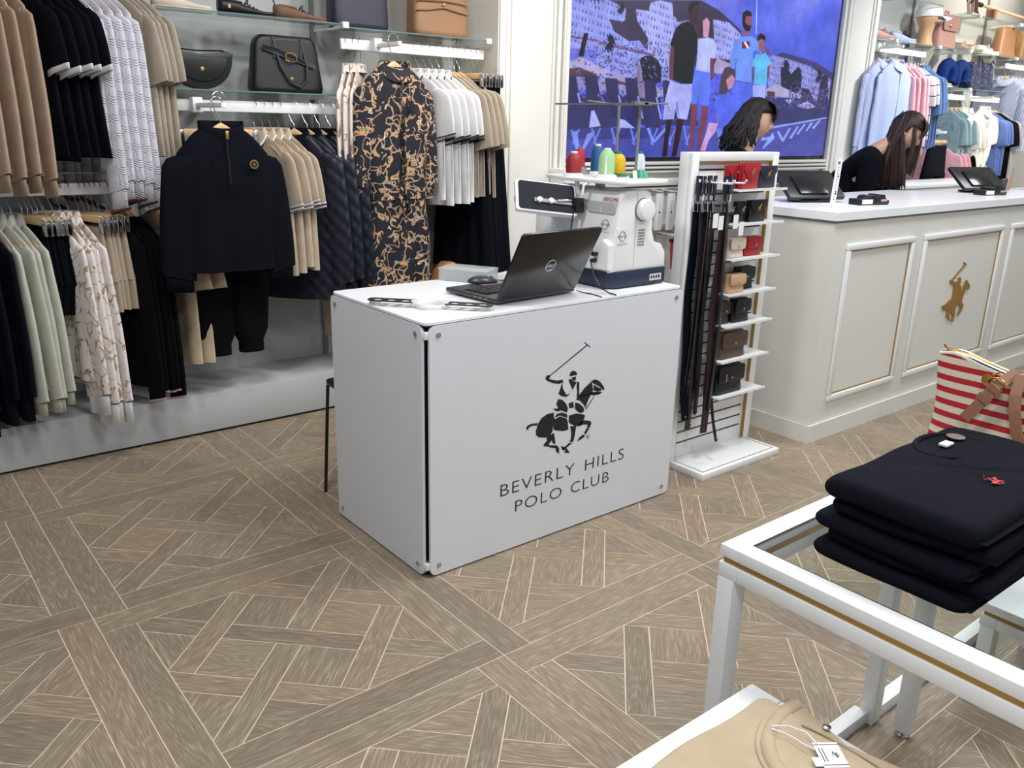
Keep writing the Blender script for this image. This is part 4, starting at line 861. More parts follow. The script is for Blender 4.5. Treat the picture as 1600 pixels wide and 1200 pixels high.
# mouse
r = root('computer_mouse', 'dark grey mouse resting on the laptop palm rest', 'mouse', (.537, -.915, DT + .0225), -.35)
R = []
for i in range(13):
    t = i / 12; x = -.055 + .11 * t; s = math.sin(PI * (.04 + .92 * t)) ** .5
    R.append([(x, .031 * s * math.cos(a), .002 + (.029 * s * (1 - .25 * t)) * max(0, math.sin(a))) for a in [2 * PI * k / 18 for k in range(18)]])
loft('shell', R, SLATE, r, True, True); lathe('wheel', [(.006, -.003), (.009, 0), (.006, .003)], BLACK, r, 12, (.032, 0, .016), 'y')
# plastic box
r = root('plastic_box', 'translucent lidded plastic box on the white desk', 'box', (.60, -.66 - .08, DT), -1.05)
def tray_(name, a, b_, t, m, par):
    return boxes(name, [((a[0], a[1], a[2]), (b_[0], b_[1], a[2] + t)), ((a[0], a[1], a[2] + t), (a[0] + t, b_[1], b_[2])), ((b_[0] - t, a[1], a[2] + t), (b_[0], b_[1], b_[2])), ((a[0] + t, a[1], a[2] + t), (b_[0] - t, a[1] + t, b_[2])), ((a[0] + t, b_[1] - t, a[2] + t), (b_[0] - t, b_[1], b_[2]))], m, par)
FR = mat('frosted_plastic', (226, 232, 232), .3, trans=.35, var=.02); FR.node_tree.nodes['Principled BSDF'].inputs['Alpha'].default_value = .55
tray_('tub', (-.10, -.055, 0), (.10, .055, .04), .003, FR, r); box('lid', (-.103, -.058, .04), (.103, .058, .05), FR, r, bev=.004)
box('contents', (-.07, -.03, .004), (.06, .03, .02), mat('green_grey_tools', (90, 120, 118), .5, var=.2), r, bev=.006)
# hoop with black perforated arms
r = root('embroidery_hoop', 'round clear embroidery hoop with black perforated arms at the desk corner', 'embroidery hoop', (.197, -1.085, DT), math.radians(-47))
CLR = mat('clear_acrylic', (222, 222, 218), .12, var=.01)
loft('ring', [[(rr * math.cos(a), rr * math.sin(a), z) for a in [2 * PI * k / 40 for k in range(40)]] for rr, z in ((.047, 0), (.050, 0), (.050, .016), (.046, .016), (.046, .002), (.047, 0))], CLR, r)
for s in (-1, 1):
    bm = bmesh.new(); outer = [(s * (.055 + .155 * t_), yv) for t_, yv in ((0, -.020), (.88, -.020), (1, -.008), (1, .014), (.9, .020), (0, .020))]; outer = [(a_, b_ * 1.25) for a_, b_ in outer]
    hs = [[(s * (.083 + .047 * k) + .016 * math.cos(a), .014 * math.sin(a)) for a in [2 * PI * q / 16 for q in range(16)]] for k in range(3)]
    allp = [[Vector((x, y, 0)) for x, y in outer]] + [[Vector((x, y, 0)) for x, y in h_] for h_ in hs]; flat = [p for l_ in allp for p in l_]
    z0_ = .016; vt = [bm.verts.new((p.x, p.y, z0_ + .003)) for p in flat]; vb = [bm.verts.new((p.x, p.y, z0_)) for p in flat]
    for t_ in tessellate_polygon(allp): bm.faces.new([vt[i] for i in t_]); bm.faces.new([vb[i] for i in reversed(t_)])
    o_ = 0
    for l_ in allp:
        for i in range(len(l_)): j = (i + 1) % len(l_); bm.faces.new((vt[o_ + i], vt[o_ + j], vb[o_ + j], vb[o_ + i]))
        o_ += len(l_)
    fin('perforated_arm', bm, BLACK, r); box('arm_joint', (min(s * .045, s * .062), -.018, .002), (max(s * .045, s * .062), .018, .022), CLR, r, bev=.002)
    box('arm_foot', (min(s * .17, s * .205), -.006, 0), (max(s * .17, s * .205), .006, .016), CLR, r)
# ---------------------------------------------------------------- sewing machine
MW = mat('machine_white', (236, 236, 236), .28, var=.008); MN = mat('machine_navy', (30, 40, 62), .45, var=.02); MG = mat('machine_grey', (190, 192, 194), .3, var=.01)
r = root('sewing_machine', 'white and navy embroidery sewing machine with a thread tray on top', 'sewing machine', (0, 0, 0))
X0, X1, Y0, Y1 = .925, 1.225, -1.185, -.70
prism('navy_base', [(X0 - .01, Y1), (X0 - .01, Y0 + .015), (X0 + .03, Y0 - .008), (X1 - .01, Y0 - .008), (X1, Y0 + .01), (X1, Y1)], DT + .004, DT + .066, MN, r, 'xy', bev=.005)
box('base_notch', (X0 + .17, Y0 - .009, DT + .004), (X0 + .24, Y0 + .0, DT + .012), BLACK, r)
tower = [(X0 - .004, DT + .062), (X1 - .002, DT + .062), (X1 - .004, DT + .12), (X1 - .03, DT + .155), (X1 - .07, DT + .165), (X1 - .085, DT + .21), (X1 - .098, DT + .33), (X1 - .108, DT + .352), (X1 - .13, DT + .358), (X0 + .075, DT + .358), (X0 + .047, DT + .352), (X0 + .036, DT + .335), (X0 + .014, DT + .2)]
prism('tower', tower, Y0, Y0 + .20, MW, r, 'xz', bev=.009)
prism('arm', [(X0 + .02, DT + .235), (X1 - .10, DT + .225), (X1 - .11, DT + .352), (X1 - .13, DT + .356), (X0 + .075, DT + .356), (X0 + .046, DT + .348)], Y0 + .19, Y1, MW, r, 'xz', bev=.008)
box('needle_head', (X0 + .02, Y1 - .12, DT + .13), (X1 - .12, Y1 - .02, DT + .24), MW, r, bev=.012)
box('bed', (X0 + .0, Y0 + .19, DT + .06), (X1 - .02, Y1, DT + .13), MW, r, bev=.01)
box('needle_plate', (X0 + .05, Y1 - .13, DT + .13), (X1 - .12, Y1 - .03, DT + .132), CHROME, r)
tube('needle', [(X0 + .09, Y1 - .07, DT + .15), (X0 + .09, Y1 - .07, DT + .128)], .002, CHROME, r)
prism('screen_recess', rrect(Y0 + .015, DT + .275, Y0 + .16, DT + .315, .012), X0 + .020, X0 + .034, MG, r, 'yz')
box('recess_slot', (X0 + .018, Y0 + .085, DT + .275), (X0 + .022, Y0 + .088, DT + .30), WHITE, r)
box('screen_bracket', (X0 - .03, Y0 + .165, DT + .268), (X0 + .01, Y0 + .235, DT + .322), BLACK, r, bev=.004)
hwx, hwz = 1.077, DT + .289
lathe('handwheel', [(.037, 0), (.040, -.006), (.040, -.022), (.036, -.030), (.020, -.032), (.0, -.032)], MW, r, 36, (hwx, Y0, hwz), 'y', caps=False)
lathe('handwheel_gap', [(.043, -.0005), (.043, -.003), (.030, -.004)], GREYP, r, 32, (hwx, Y0, hwz), 'y')
prism('side_fin', [(Y0 - .004, DT + .075), (Y0 - .004, DT + .165), (Y0 + .03, DT + .185), (Y0 + .05, DT + .17), (Y0 + .09, DT + .14), (Y0 + .09, DT + .075)], X0 - .022, X0 + .01, MW, r, 'yz', bev=.006)
for k, (yy_, zz_) in enumerate(((Y0 + .055, DT + .13), (Y0 + .06, DT + .105))):
    box('plug', (X0 - .045, yy_ - .008, zz_ - .007), (X0 - .02, yy_ + .008, zz_ + .007), BLACK, r, bev=.003)
o = text('brand_lettering', 'JANOME', .033, mat('red_print', (176, 30, 48), .5), r, (X0 + .029, Y0 + .088, DT + .318), (PI / 2, 0, -PI / 2), offset=-.0003, space=1.1)
X = [v.co.x for v in o.data.vertices]; o.scale = (.078 / (max(X) - min(X)), .72, 1); o.rotation_euler = (PI / 2 - .14, 0, -PI / 2)
box('brand_small_print', (X0 + .026, Y0 + .012, DT + .3085), (X0 + .0285, Y0 + .045, DT + .3105), GREYP, r)
for (cx_, cz_, pl_) in ((Y0 + .058, DT + .235, 'yz'), (X0 + .05, DT + .195, 'xz')):
    def Q(a, b_, e=0): return (X0 + .016 - .0 + (b_ - DT - .235) * .14 - e, a, b_) if pl_ == 'yz' else (a, Y0 - .002 - e, b_)
    if pl_ == 'xz': box('sticker', (cx_ - .028, Y0 - .0014, cz_ - .032), (cx_ + .028, Y0 + .001, cz_ + .028), MW, r)
    tube('sticker_ring', [Q(cx_ + .016 * math.cos(a), cz_ + .018 * math.sin(a)) for a in [2 * PI * k / 24 for k in range(25)]], .0009, INK, r, 5)
    tube('sticker_stroke', [Q(cx_ - .026 + .0035 * k, cz_ + .004 * (-1) ** k * (1 if k % 3 else .3)) for k in range(15)], .0007, INK, r, 4)
    tube('sticker_line', [Q(cx_ - .026, cz_ - .027), Q(cx_ + .026, cz_ - .027)], .0006, INK, r, 4)
boxes('vent_slots', [((X0 + .135 + .006 * i, Y0 - .0015, DT + .155 + .011 * j), (X0 + .138 + .006 * i, Y0 + .001, DT + .161 + .011 * j)) for i in range(6) for j in range(6)], GREYP, r)
tube('panel_seam', [(X0 + .118, Y0 - .0004, DT + .355), (X0 + .118, Y0 - .0004, DT + .08)], .0006, GREYP, r, 4)
box('rating_label', (X0 + .205, Y0 - .0095, DT + .018), (X0 + .27, Y0 - .0078, DT + .043), MG, r)
for k in range(4): box('rating_print', (X0 + .21 + .014 * k, Y0 - .0102, DT + .026), (X0 + .219 + .014 * k, Y0 - .0095, DT + .036), INK, r)
# thread tray, pins and guide
tz = DT + .380
prism('thread_tray', [(.93, -.93), (.93, -1.16), (.955, -1.215), (1.17, -1.205), (1.235, -1.16), (1.235, -.80), (1.20, -.74), (.98, -.74)], tz, tz + .014, MW, r, 'xy', bev=.004)
tube('tray_support', [(X0 + .04, -.95, DT + .33), (X0 + .03, -.95, tz)], .009, MW, r); tube('tray_support', [(1.08, -.95, DT + .35), (1.08, -.95, tz)], .02, MW, r)
tube('tray_hook', [(X0 - .015, -1.03, DT + .335), (X0 - .01, -1.03, tz - .01), (X0 + .02, -1.03, tz + .002)], .005, MW, r)
TZ = tz + .014
pins = [(.985, -1.07), (1.115, -1.07), (1.20, -.88)]
tube('spool_pin', [(.985, -1.07, TZ), (.985, -1.07, TZ + .085)], .0035, WHITE, r)
tube('guide_pole', [(1.125, -1.09, TZ), (1.122, -1.088, TZ + .03)], .008, WHITE, r)
tube('guide_pole', [(1.125, -1.09, TZ + .02), (1.13, -1.09, 1.528)], .0055, GREYP, r); tube('guide_pole', [(1.21, -.90, TZ), (1.21, -.90, 1.535)], .0055, GREYP, r)
boxes('guide_bar', [((1.07, -1.12, 1.528), (1.17, -1.10, 1.54)), ((1.12, -1.12, 1.53), (1.14, -.62, 1.536))], GREYP, r)
o_ = tube('guide_crossbar', [(1.19, -1.17, 1.535), (1.135, -1.05, 1.53), (1.13, -.96, 1.53), (1.16, -.78, 1.545)], .008, GREYP, r, 6, .5)
tube('guide_hook', [(1.19, -1.17, 1.535), (1.195, -1.18, 1.51)], .003, CHROME, r)
# control tablet on a bracket
tb = root('control_screen', 'white-backed control screen on a bracket left of the sewing machine', 'touch screen', (.82, -.93, 1.19)); tb.rotation_euler = (math.radians(-38), math.radians(6), math.radians(-26))
prism('casing', rrect(-.12, -.068, .12, .068, .012), -.002, .018, MW, tb, 'xz', bev=.004)
prism('back_plate', rrect(-.108, -.060, .110, .060, .01), -.006, -.001, mat('dark_navy_plate', (16, 20, 34), .6, spec=.2), tb, 'xz')
for x in (-.03, .015): lathe('knob', [(.011, -.006), (.011, -.018), (.006, -.02)], WHITE, tb, 16, (x, 0, -.022), 'y')
box('bracket_plate', (-.05, -.012, -.030), (.12, -.006, -.014), GREYP, tb)
tube('bracket_arm', [(.04, -.014, -.02), (.17, -.015, .0)], .005, CHROME, tb)
box('side_port', (-.1215, .002, -.03), (-.119, .012, -.005), BLACK, tb)
# spools
def spool(loc, mt, label, R1=.031, H=.085, flange=None, cone=0):
    s = root('thread_spool', label, 'thread spool', loc, group='thread spools on the machine tray')
    fl = flange or WHITE
    if cone: lathe('foot', [(.040, 0), (.038, .004), (.022, .03)], fl, s, 28)
    else: lathe('foot', [(R1 * 1.3, 0), (R1 * 1.28, .006), (R1 * .8, .014)], fl, s, 28)
    z0_ = .026 if cone else .012
    lathe('thread', [(R1 * .93, z0_), (R1, z0_ + .008), (R1 * .99, H * .72), (R1 * .8, H * .9), (R1 * .5, H)], mt, s, 28)
    lathe('core', [(R1 * .42, H - .002), (R1 * .45, H + .006), (R1 * .4, H + .008)], fl, s, 20); return s
def thread(name, c): return mat(name, c, .45, var=.05, bump=.7, bscale=250, stretch=(.2, .2, 3))
spool((.995, -.885, TZ), thread('red_thread', (150, 26, 34)), 'dark red thread spool at the left of the tray')
spool((1.115, -.79, TZ), thread('raspberry_thread', (196, 26, 72)), 'slim raspberry pink thread spool standing on a grey saucer', .021, .10, GREYP, 1)
spool((1.075, -.985, TZ), thread('mint_thread', (162, 208, 152)), 'pale mint green thread spool in the middle of the tray', .032, .10)
spool((1.165, -.955, TZ), thread('yellow_thread', (238, 186, 20)), 'yellow thread spool behind the guide pole', .031, .085, mat('green_plastic', (20, 130, 90), .4))
spool((1.19, -.815, TZ), thread('teal_thread', (20, 84, 140)), 'teal blue thread spool at the back of the tray', .028, .11)
spool((1.18, -1.06, TZ), thread('white_thread', (214, 222, 232)), 'white thread spool on a flared green foot', .019, .09, mat('green_plastic_foot', (16, 136, 100), .4), 1)
# cables
def cable_(name, label, P, rr=.0025, m_=BLACK): return tag(tube(name, P, rr, m_), label, 'cable')
cable_('power_cable', 'black power cable running from the machine plug over the desk edge', [(.885, -1.125, DT + .105), (.868, -1.14, DT + .10), (.862, -1.16, DT + .06), (.864, -1.20, DT + .015), (.868, -1.245, DT + .004), (.87, -1.274, DT + .003)])
cable_('power_cable', 'thick black lead arching behind the laptop screen', [(.885, -1.13, DT + .13), (.868, -1.13, DT + .16), (.85, -1.11, DT + .172), (.83, -1.08, DT + .165), (.82, -1.03, DT + .12), (.82, -.98, DT + .04), (.83, -.93, DT + .004)], .004)
cable_('screen_cable', 'black cable hanging from the control screen', [(.90, -1.0, 1.16), (.87, -1.02, 1.08), (.84, -1.0, 1.0), (.83, -.99, .93), (.83, -.96, DT + .003)], .003)
cable_('mains_cable', 'black cable leaving the machine at the right end of the desk', [(1.20, -.90, DT + .03), (1.225, -.84, DT + .03), (1.238, -.80, DT + .02), (1.242, -.76, .84), (1.245, -.70, .7)], .004)
cable_('thin_cable', 'thin grey cable lying between laptop and machine', [(.78, -1.16, DT + .01), (.80, -1.175, DT + .002), (.81, -1.21, DT + .002), (.805, -1.245, DT + .002), (.80, -1.272, DT + .002)], .0018)

# ---------------------------------------------------------------- belt and wallet rack
r = root('display_rack', 'white slatwall display rack with gold edging standing beside the counter', 'display stand', (0, 0, 0))
RX_0, RX_1, RY, RH = 1.432, 2.012, -1.09, 1.358
box('back_board', (RX_0, RY, .03), (RX_1, RY + .05, RH), WHITE, r, bev=.002)
boxes('frame_lip', [((RX_0, RY - .018, .03), (RX_0 + .042, RY, RH)), ((RX_1 - .042, RY - .018, .03), (RX_1, RY, RH)), ((RX_0 + .042, RY - .018, RH - .035), (RX_1 - .042, RY, RH))], WHITE, r, bev=.002)
boxes('gold_edging', [((RX_0 + .042, RY - .016, .035), (RX_0 + .0455, RY - .001, RH - .035)), ((RX_1 - .0455, RY - .016, .035), (RX_1 - .042, RY - .001, RH - .035)), ((RX_0 + .048, RY - .016, RH - .041), (RX_1 - .048, RY - .001, RH - .035))], GOLDP, r)
for i in range(25):
    z = .098 + i * .0495
    if z < 1.30: box('slat_groove', (RX_0 + .065, RY - .0015, z), (RX_1 - .065, RY + .001, z + .006), INK, r)
base = box('base', (1.447, -1.292, .0), (2.0, -1.04, .03), WHITE, r, bev=.003)
boxes('base_inlay', [((1.47, -1.272, .03), (1.98, -1.268, .0312)), ((1.47, -1.272, .03), (1.474, -1.11, .0312)), ((1.976, -1.272, .03), (1.98, -1.11, .0312))], GOLDP, r)
SHZ = [1.213, 1.074, .929, .781, .643, .486, .323]
SX0, SX1 = 1.60, 1.935
for i, z in enumerate(SHZ):
    t = root('wallet_shelf', 'slim white acrylic shelf on the display rack, %s from the top' % ORD[i], 'shelf', (0, 0, z)); 
    box('tray', (SX0, RY - .125, -.004), (SX1, RY - .002, 0), WHITE, t); box('front_lip', (SX0, RY - .129, -.006), (SX1, RY - .125, .004), WHITE, t)
def wallet(x, z, m, label, w=.10, h=.085, kind='env', rz=0, y=RY - .07, grp='wallets on the display rack'):
    t = root('wallet', label, 'wallet', (x, y, z + .001), rz, grp)
    if kind == 'env':
        boxes('body', [((-w / 2, -.012, 0), (w / 2, .0, h)), ((-w / 2, .002, 0), (w / 2, .014, h))], m, t, bev=.004)
        prism('flap', [(-w / 2 - .001, h + .002), (w / 2 + .001, h + .002), (w / 2 + .001, h * .72), (w * .16, h * .38), (-w * .16, h * .38), (-w / 2 - .001, h * .72)], -.018, -.012, m, t, 'xz', bev=.002)
        lathe('emblem', [(.004, -.018), (.011, -.0195), (.003, -.021)], GOLD, t, 5, (0, 0, h * .62), 'y'); tube('emblem_stick', [(.0, -.0195, h * .62), (.012, -.0195, h * .8)], .0012, GOLD, t, 4)
    else:
        R = []
        for i in range(9):
            q = i / 8; R.append([(w / 2 * (1 - .08 * q) * sgnp(math.cos(a), .3), .026 * (1 - .45 * q) * sgnp(math.sin(a), .6), h * q) for a in [2 * PI * k / 24 for k in range(24)]])
        loft('body', R, m, t, True, True)
        prism('flap', rrect(-w * .48, h * .42, w * .48, h * 1.01, .014), -.031, -.022, m, t, 'xz', bev=.003)
        lathe('stud', [(.004, -.031), (.005, -.034), (.002, -.036)], CHROME, t, 10, (0, 0, h * .58), 'y')
    return t
wallet(1.655, SHZ[0], REDL, 'red envelope wallet at the back left of the top rack shelf', .09, .095, y=RY - .05)
wallet(1.715, SHZ[0], REDL, 'red envelope wallet with gold emblem at the front of the top shelf', .105, .105, y=RY - .085)
wallet(1.85, SHZ[0], NAVYL, 'navy envelope wallet with gold emblem at the right of the top shelf', .115, .09)
wallet(1.655, SHZ[1], BLACKM, 'black wallet edge at the left of the second shelf', .08, .085, y=RY - .05)
wallet(1.71, SHZ[1], BLACKM, 'second black wallet leaning in the middle of the second shelf', .09, .085, y=RY - .06)
wallet(1.80, SHZ[1], BLACKM, 'black envelope wallet with gold emblem at the right of the second shelf', .11, .09, y=RY - .075)
wallet(1.675, SHZ[2], CREAML, 'cream flap purse on the third shelf', .105, .085, 'purse')
wallet(1.805, SHZ[2], REDL, 'red flap purse on the third shelf', .115, .08, 'purse', y=RY - .06)
wallet(1.68, SHZ[3], mat('sand_leather', (196, 160, 124), .5, var=.06), 'sandy tan flap purse on the fourth shelf', .11, .08, 'purse', y=RY - .085)
wallet(1.80, SHZ[3], BLACKM, 'black flap purse on the fourth shelf', .115, .095, 'purse', y=RY - .04)
wallet(1.66, SHZ[4], BROWNL, 'dark brown small case at the left of the fifth shelf', .07, .095, 'purse', y=RY - .05)
t = wallet(1.76, SHZ[4], BLACKM, 'black small bag with strap and gold stud on the fifth shelf', .115, .10, 'purse', y=RY - .065)
tube('strap', [(-.05, -.03, .02), (-.06, -.035, .08), (-.03, -.03, .11), (.0, -.02, .105)], .004, BLACKM, t)
t = wallet(1.72, SHZ[5], mat('cocoa_leather', (88, 66, 58), .5, var=.06), 'cocoa brown rounded bag on the sixth shelf', .18, .115, 'purse', y=RY - .07)
t = wallet(1.72, SHZ[6], BLACKM, 'black boxy small bag with zip pocket on the lowest shelf', .19, .125, 'purse', y=RY - .07)
box('zip_pull', (-.05, -.037, .06), (-.043, -.031, .095), CHROME, t); tube('top_handle', [(-.05, 0, .12), (-.03, -.01, .135), (.03, -.01, .135), (.05, 0, .12)], .004, BLACKM, t)
t = root('rack_hook', 'white double hook holding belts on the display rack', 'hook', (0, 0, 0))
for dx in (0, .075): tube('prong', [(1.50 + dx, RY, 1.245), (1.50 + dx, RY - .10, 1.243), (1.50 + dx, RY - .17, 1.245), (1.50 + dx, RY - .18, 1.258)], .004, WHITE, t)
box('mount', (1.48, RY - .008, 1.23), (1.60, RY, 1.26), WHITE, t, bev=.002)
BELTC = [F_NAVY, NAVYL, BROWNL, BLACKM, BROWNL, BLACKM, mat('dark_brown_belt', (50, 34, 34), .5, var=.08), BLACKM, BROWNL, BLACKM]
BNM = ['navy woven', 'navy leather', 'brown leather', 'black leather', 'wide dark brown leather', 'black leather', 'dark brown leather', 'black leather', 'brown leather', 'thin black leather']
for i in range(10):
    x = 1.462 + .0165 * i; y = RY - .035 - .014 * (i % 4) - (.03 if i > 5 else 0); Lb = (1.08, 1.05, 1.13, 1.07, 1.16, 1.08, 1.16, 1.06, 1.12, 1.20)[i]
    t = root('belt', '%s belt hanging on the rack, %s of ten from the left' % (BNM[i], ORD[i]), 'belt', (x, y, 1.243), RD.uniform(-.5, .5), 'belts on the display rack')
    wv = [(.004 * math.sin(k * .9 + i), .006 * math.sin(k * .5 + i * 2) + (.05 * max(0, (k - 9) / 3) ** 2 if i in (0, 9) else 0) * (-1), -.085 - (Lb - .17) * k / 12) for k in range(13)]
    bw = .018 if i != 9 else .007
    R = [[(p[0] + bw * c_, p[1] + .002 * s_, p[2]) for c_, s_ in ((-1, -1), (1, -1), (1, 1), (-1, 1))] for p in wv]
    loft('strap', R, BELTC[i], t, True, True, smooth=False)
    box('header_card', (-.014, -.003, -.045), (.014, .003, .025), NAVYL, t); box('header_print', (-.005, -.004, .0), (.005, -.003, .012), PAPER, t)
    box('hanging_loop', (-.007, -.002, -.075), (.007, .002, -.04), WHITE if i % 3 == 1 else BLACK, t)
    tube('buckle', [(-.018, 0, -.075), (.018, 0, -.075), (.018, -.004, -.115), (-.018, -.004, -.115), (-.018, 0, -.075)], .0028, CHROME, t, 6); tube('prong', [(0, 0, -.075), (0, -.006, -.118)], .002, CHROME, t, 5)
    e = wv[-1]; lathe('keeper', [(.004, -.006), (.008, 0), (.004, .006)], BLACK, t, 8, (e[0], e[1], e[2] + .01), 'y')
for k, (x, z) in enumerate(((1.42, 1.13), (1.455, 1.12), (1.55, 1.12), (1.59, 1.09))):
    tag(box('price_tag', (x, RY - .155, z - .055), (x + .03, RY - .153, z), PAPER, None), 'white paper price tag among the belts, %s from the left' % ORD[k], 'price tag', 'tags on the belts')

# ---------------------------------------------------------------- counter
r = root('service_counter', 'long white panelled checkout counter with gold inlay and a gold rider emblem', 'counter', (0, 0, 0))
CX0, CX1, CY0 = 2.236, 7.6, -1.284
def cpoly(x0, y0, d=0): return [(x0, y0), (CX1 + d, y0), (CX1 + d, -.88 + d), (4.22 + d, -.88 + d), (3.98 + d, -.60 + d), (x0, -.60 + d)]
prism('carcass', cpoly(CX0, CY0), .09, 1.06, WHITE2, r, 'xy'); prism('plinth', cpoly(CX0 - .012, CY0 - .012), 0, .088, WHITE2, r, 'xy'); prism('shadow_gap', cpoly(CX0 - .004, CY0 - .004), 1.054, 1.066, GREYP, r, 'xy')
prism('worktop', cpoly(CX0 - .012, CY0 - .015, .01), 1.066, 1.103, TOPW, r, 'xy')
for (a, b_) in ((2.357, 2.985), (3.087, 4.03), (4.136, 4.76), (4.87, 5.49), (5.60, 6.5)):
    z0_, z1_ = .19, .953; w1_ = .030
    boxes('panel_moulding', [((a, CY0 - .014, z0_), (b_, CY0, z0_ + w1_)), ((a, CY0 - .014, z1_ - w1_), (b_, CY0, z1_)), ((a, CY0 - .014, z0_ + w1_), (a + w1_, CY0, z1_ - w1_)), ((b_ - w1_, CY0 - .014, z0_ + w1_), (b_, CY0, z1_ - w1_))], WHITE, r, bev=.005)
    w2_ = w1_ + .007
    boxes('gold_inlay', [((a + w1_, CY0 - .004, z0_ + w1_), (b_ - w1_, CY0, z0_ + w2_)), ((a + w1_, CY0 - .004, z1_ - w2_), (b_ - w1_, CY0, z1_ - w1_)), ((a + w1_, CY0 - .004, z0_ + w2_), (a + w2_, CY0, z1_ - w2_)), ((b_ - w2_, CY0 - .004, z0_ + w2_), (b_ - w1_, CY0, z1_ - w2_))], GOLDP, r)
for k, pl in enumerate(GOLDPL): prism('rider_emblem', [(u / 1000, v / 1000) for u, v in pl], CY0 - .005 - .0007 * k, CY0, GOLDP, r, 'xz')
r = root('back_counter', 'low white cabinet behind the checkout counter by the pink tops', 'cabinet', (4.9, -.1, 0)); box('carcass', (0, 0, 0), (1.9, .35, 1.04), WHITE2, r, bev=.004); box('top', (-.01, -.01, 1.04), (1.91, .36, 1.07), TOPW, r, bev=.003)
ZT_ = 1.103
def till(loc, rz, label, s=1):
    t = root('till_screen', label, 'till', loc, rz)
    sc = bpy.data.objects.new('screen_unit', None); COL.objects.link(sc); sc.parent = t; sc.location = (0, 0, .012); sc.rotation_euler = (math.radians(-52), 0, 0)
    prism('screen_shell', rrect(-.17, 0, .17, .20, .012), -.02, .0, BLACK, sc, 'xz', bev=.004); box('screen_back', (-.10, -.03, .02), (.07, -.019, .15), GREYP if 0 else BLACKG, sc, bev=.003)
    box('base_plate', (-.09, -.01, 0), (.09, .12, .012), BLACK, t, bev=.004); box('stand', (-.04, .03, .01), (.04, .07, .07), BLACK, t, bev=.004); return t
till((2.63, -.93, ZT_), -.35 + PI * 0, 'black tilted till screen at the left end of the counter top')
till((4.37, -1.0, ZT_), -.35, 'black tilted till screen further along the counter')
def reader(loc, rz, label):
    t = root('card_reader', label, 'card reader', loc, rz)
    prism('cradle', [(-.10, 0), (.09, 0), (.095, .02), (.07, .03), (.06, .05), (.03, .052), (.01, .035), (-.01, .048), (-.04, .045), (-.05, .03), (-.10, .03)], -.04, .04, BLACK, t, 'xz', bev=.004)
    box('white_label', (-.09, -.041, .006), (-.02, -.0395, .028), PAPER, t); box('key_strip', (.035, -.042, .018), (.075, -.04, .028), mat('pinkish_keys', (190, 150, 165), .5), t); return t
reader((2.80, -1.12, ZT_), -.25, 'black card reader in its cradle in front of the left till')
reader((4.22, -1.10, ZT_), -.25, 'black card reader in its cradle near the right till')
t = root('counter_sign', 'narrow upright white printed sign standing on the counter edge', 'sign', (2.50, -1.10, ZT_), -.15)
box('sign_foot', (-.04, -.04, 0), (.07, .05, .012), WHITE, t, bev=.003)
bl = prism('blade', [(-.018, .01), (.016, .01), (.030, .225), (-.006, .225)], -.002, .002, PAPER, t, 'xz')
text('print', '100', .018, INK, t, (-.004, -.0025, .198), (PI / 2, 0, 0), xs=.7)
boxes('print_marks', [((.004 - .0006 * k, -.003, .18 - .0135 * k), (.010 - .0006 * k, -.0021, .1835 - .0135 * k)) for k in range(12)] + [((.006, -.003, .055), (.011, -.0021, .075)), ((.012, -.003, .135), (.016, -.0021, .147))], INK, t)
t = root('small_handheld', 'small dark handheld scanner beside the paper folder', 'scanner', (4.62, -1.0, ZT_), .2); prism('body', [(-.04, 0), (.04, 0), (.07, .07), (.06, .08), (-.02, .075)], -.015, .015, BLACK, t, 'xz', bev=.003)
t = root('paper_folder', 'brown kraft paper folder standing behind the scanner', 'folder', (4.84, -.95, ZT_), .3); prism('sheet', [(-.07, 0), (.07, 0), (.13, .12), (.1, .14)], -.004, .004, mat('kraft', (176, 140, 104), .8), t, 'xz')
t = root('framed_notice', 'white notice in a thin gold frame at the right end of the counter', 'sign', (5.02, -1.05, ZT_), -.1)
prism('frame', [(-.01, 0), (.3, 0), (.26, .34), (-.05, .34)], -.006, .006, GOLDP, t, 'xz'); prism('sheet', [(.0, .01), (.29, .01), (.25, .33), (-.038, .33)], -.008, -.006, PAPER, t, 'xz')

# hooks with packs on the screen wall, seen past the machine
for k, (x, z, c) in enumerate(((2.93, 1.04, PAPER), (3.02, 1.04, PAPER), (3.11, 1.03, PAPER), (3.02, .76, REDL), (3.10, .75, CREAML))):
    t = root('packaged_item', ('slim white boxed item hanging on the wall hook, %s from the left' % ORD[k]) if k < 3 else ('red' if k == 3 else 'cream') + ' lanyard hanging on the lower wall hook', 'package' if k < 3 else 'lanyard', (x, YN - .09 - .02 * k, z))
    if k < 3:
        box('box_body', (-.03, -.008, -.235), (.03, .008, 0), c, t, bev=.001); lathe('emblem', [(.006, -.0085), (.008, -.009)], INK, t, 6, (0, 0, -.12), 'y'); box('print_line', (-.0006, -.0088, -.19), (.0006, -.008, -.13), INK, t); box('print_line', (-.0006, -.0088, -.11), (.0006, -.008, -.05), INK, t)
    else:
        R = [[(.014 * (1 - .0 * q) * c_ + .02 * q, .01 * s_, -.02 - .19 * q) for c_, s_ in ((-1, -1), (1, -1), (1, 1), (-1, 1))] for q in (0, .5, 1)]; loft('strap', R, c, t, True, True, False); box('black_clip', (-.025, -.012, -.03), (.025, .012, -.01), BLACK, t); tube('ring', [(0, 0, -.02), (.012, 0, .0), (0, 0, .015)], .003, BLACK, t)
    tube('wall_hook', [(0, .085 + .02 * k, .02), (0, -.02, .012), (0, -.03, .025)], .004, WHITE, t)
t = root('wall_box', 'small white control box fixed low beside the pilaster', 'wall box', (2.09, .37, 1.15)); box('shell', (-.05, -.05, -.04), (.06, .08, .06), WHITE, t, bev=.006); tube('aerial', [(.0, -.05, .05), (.0, -.05, .09)], .004, BLACK, t)

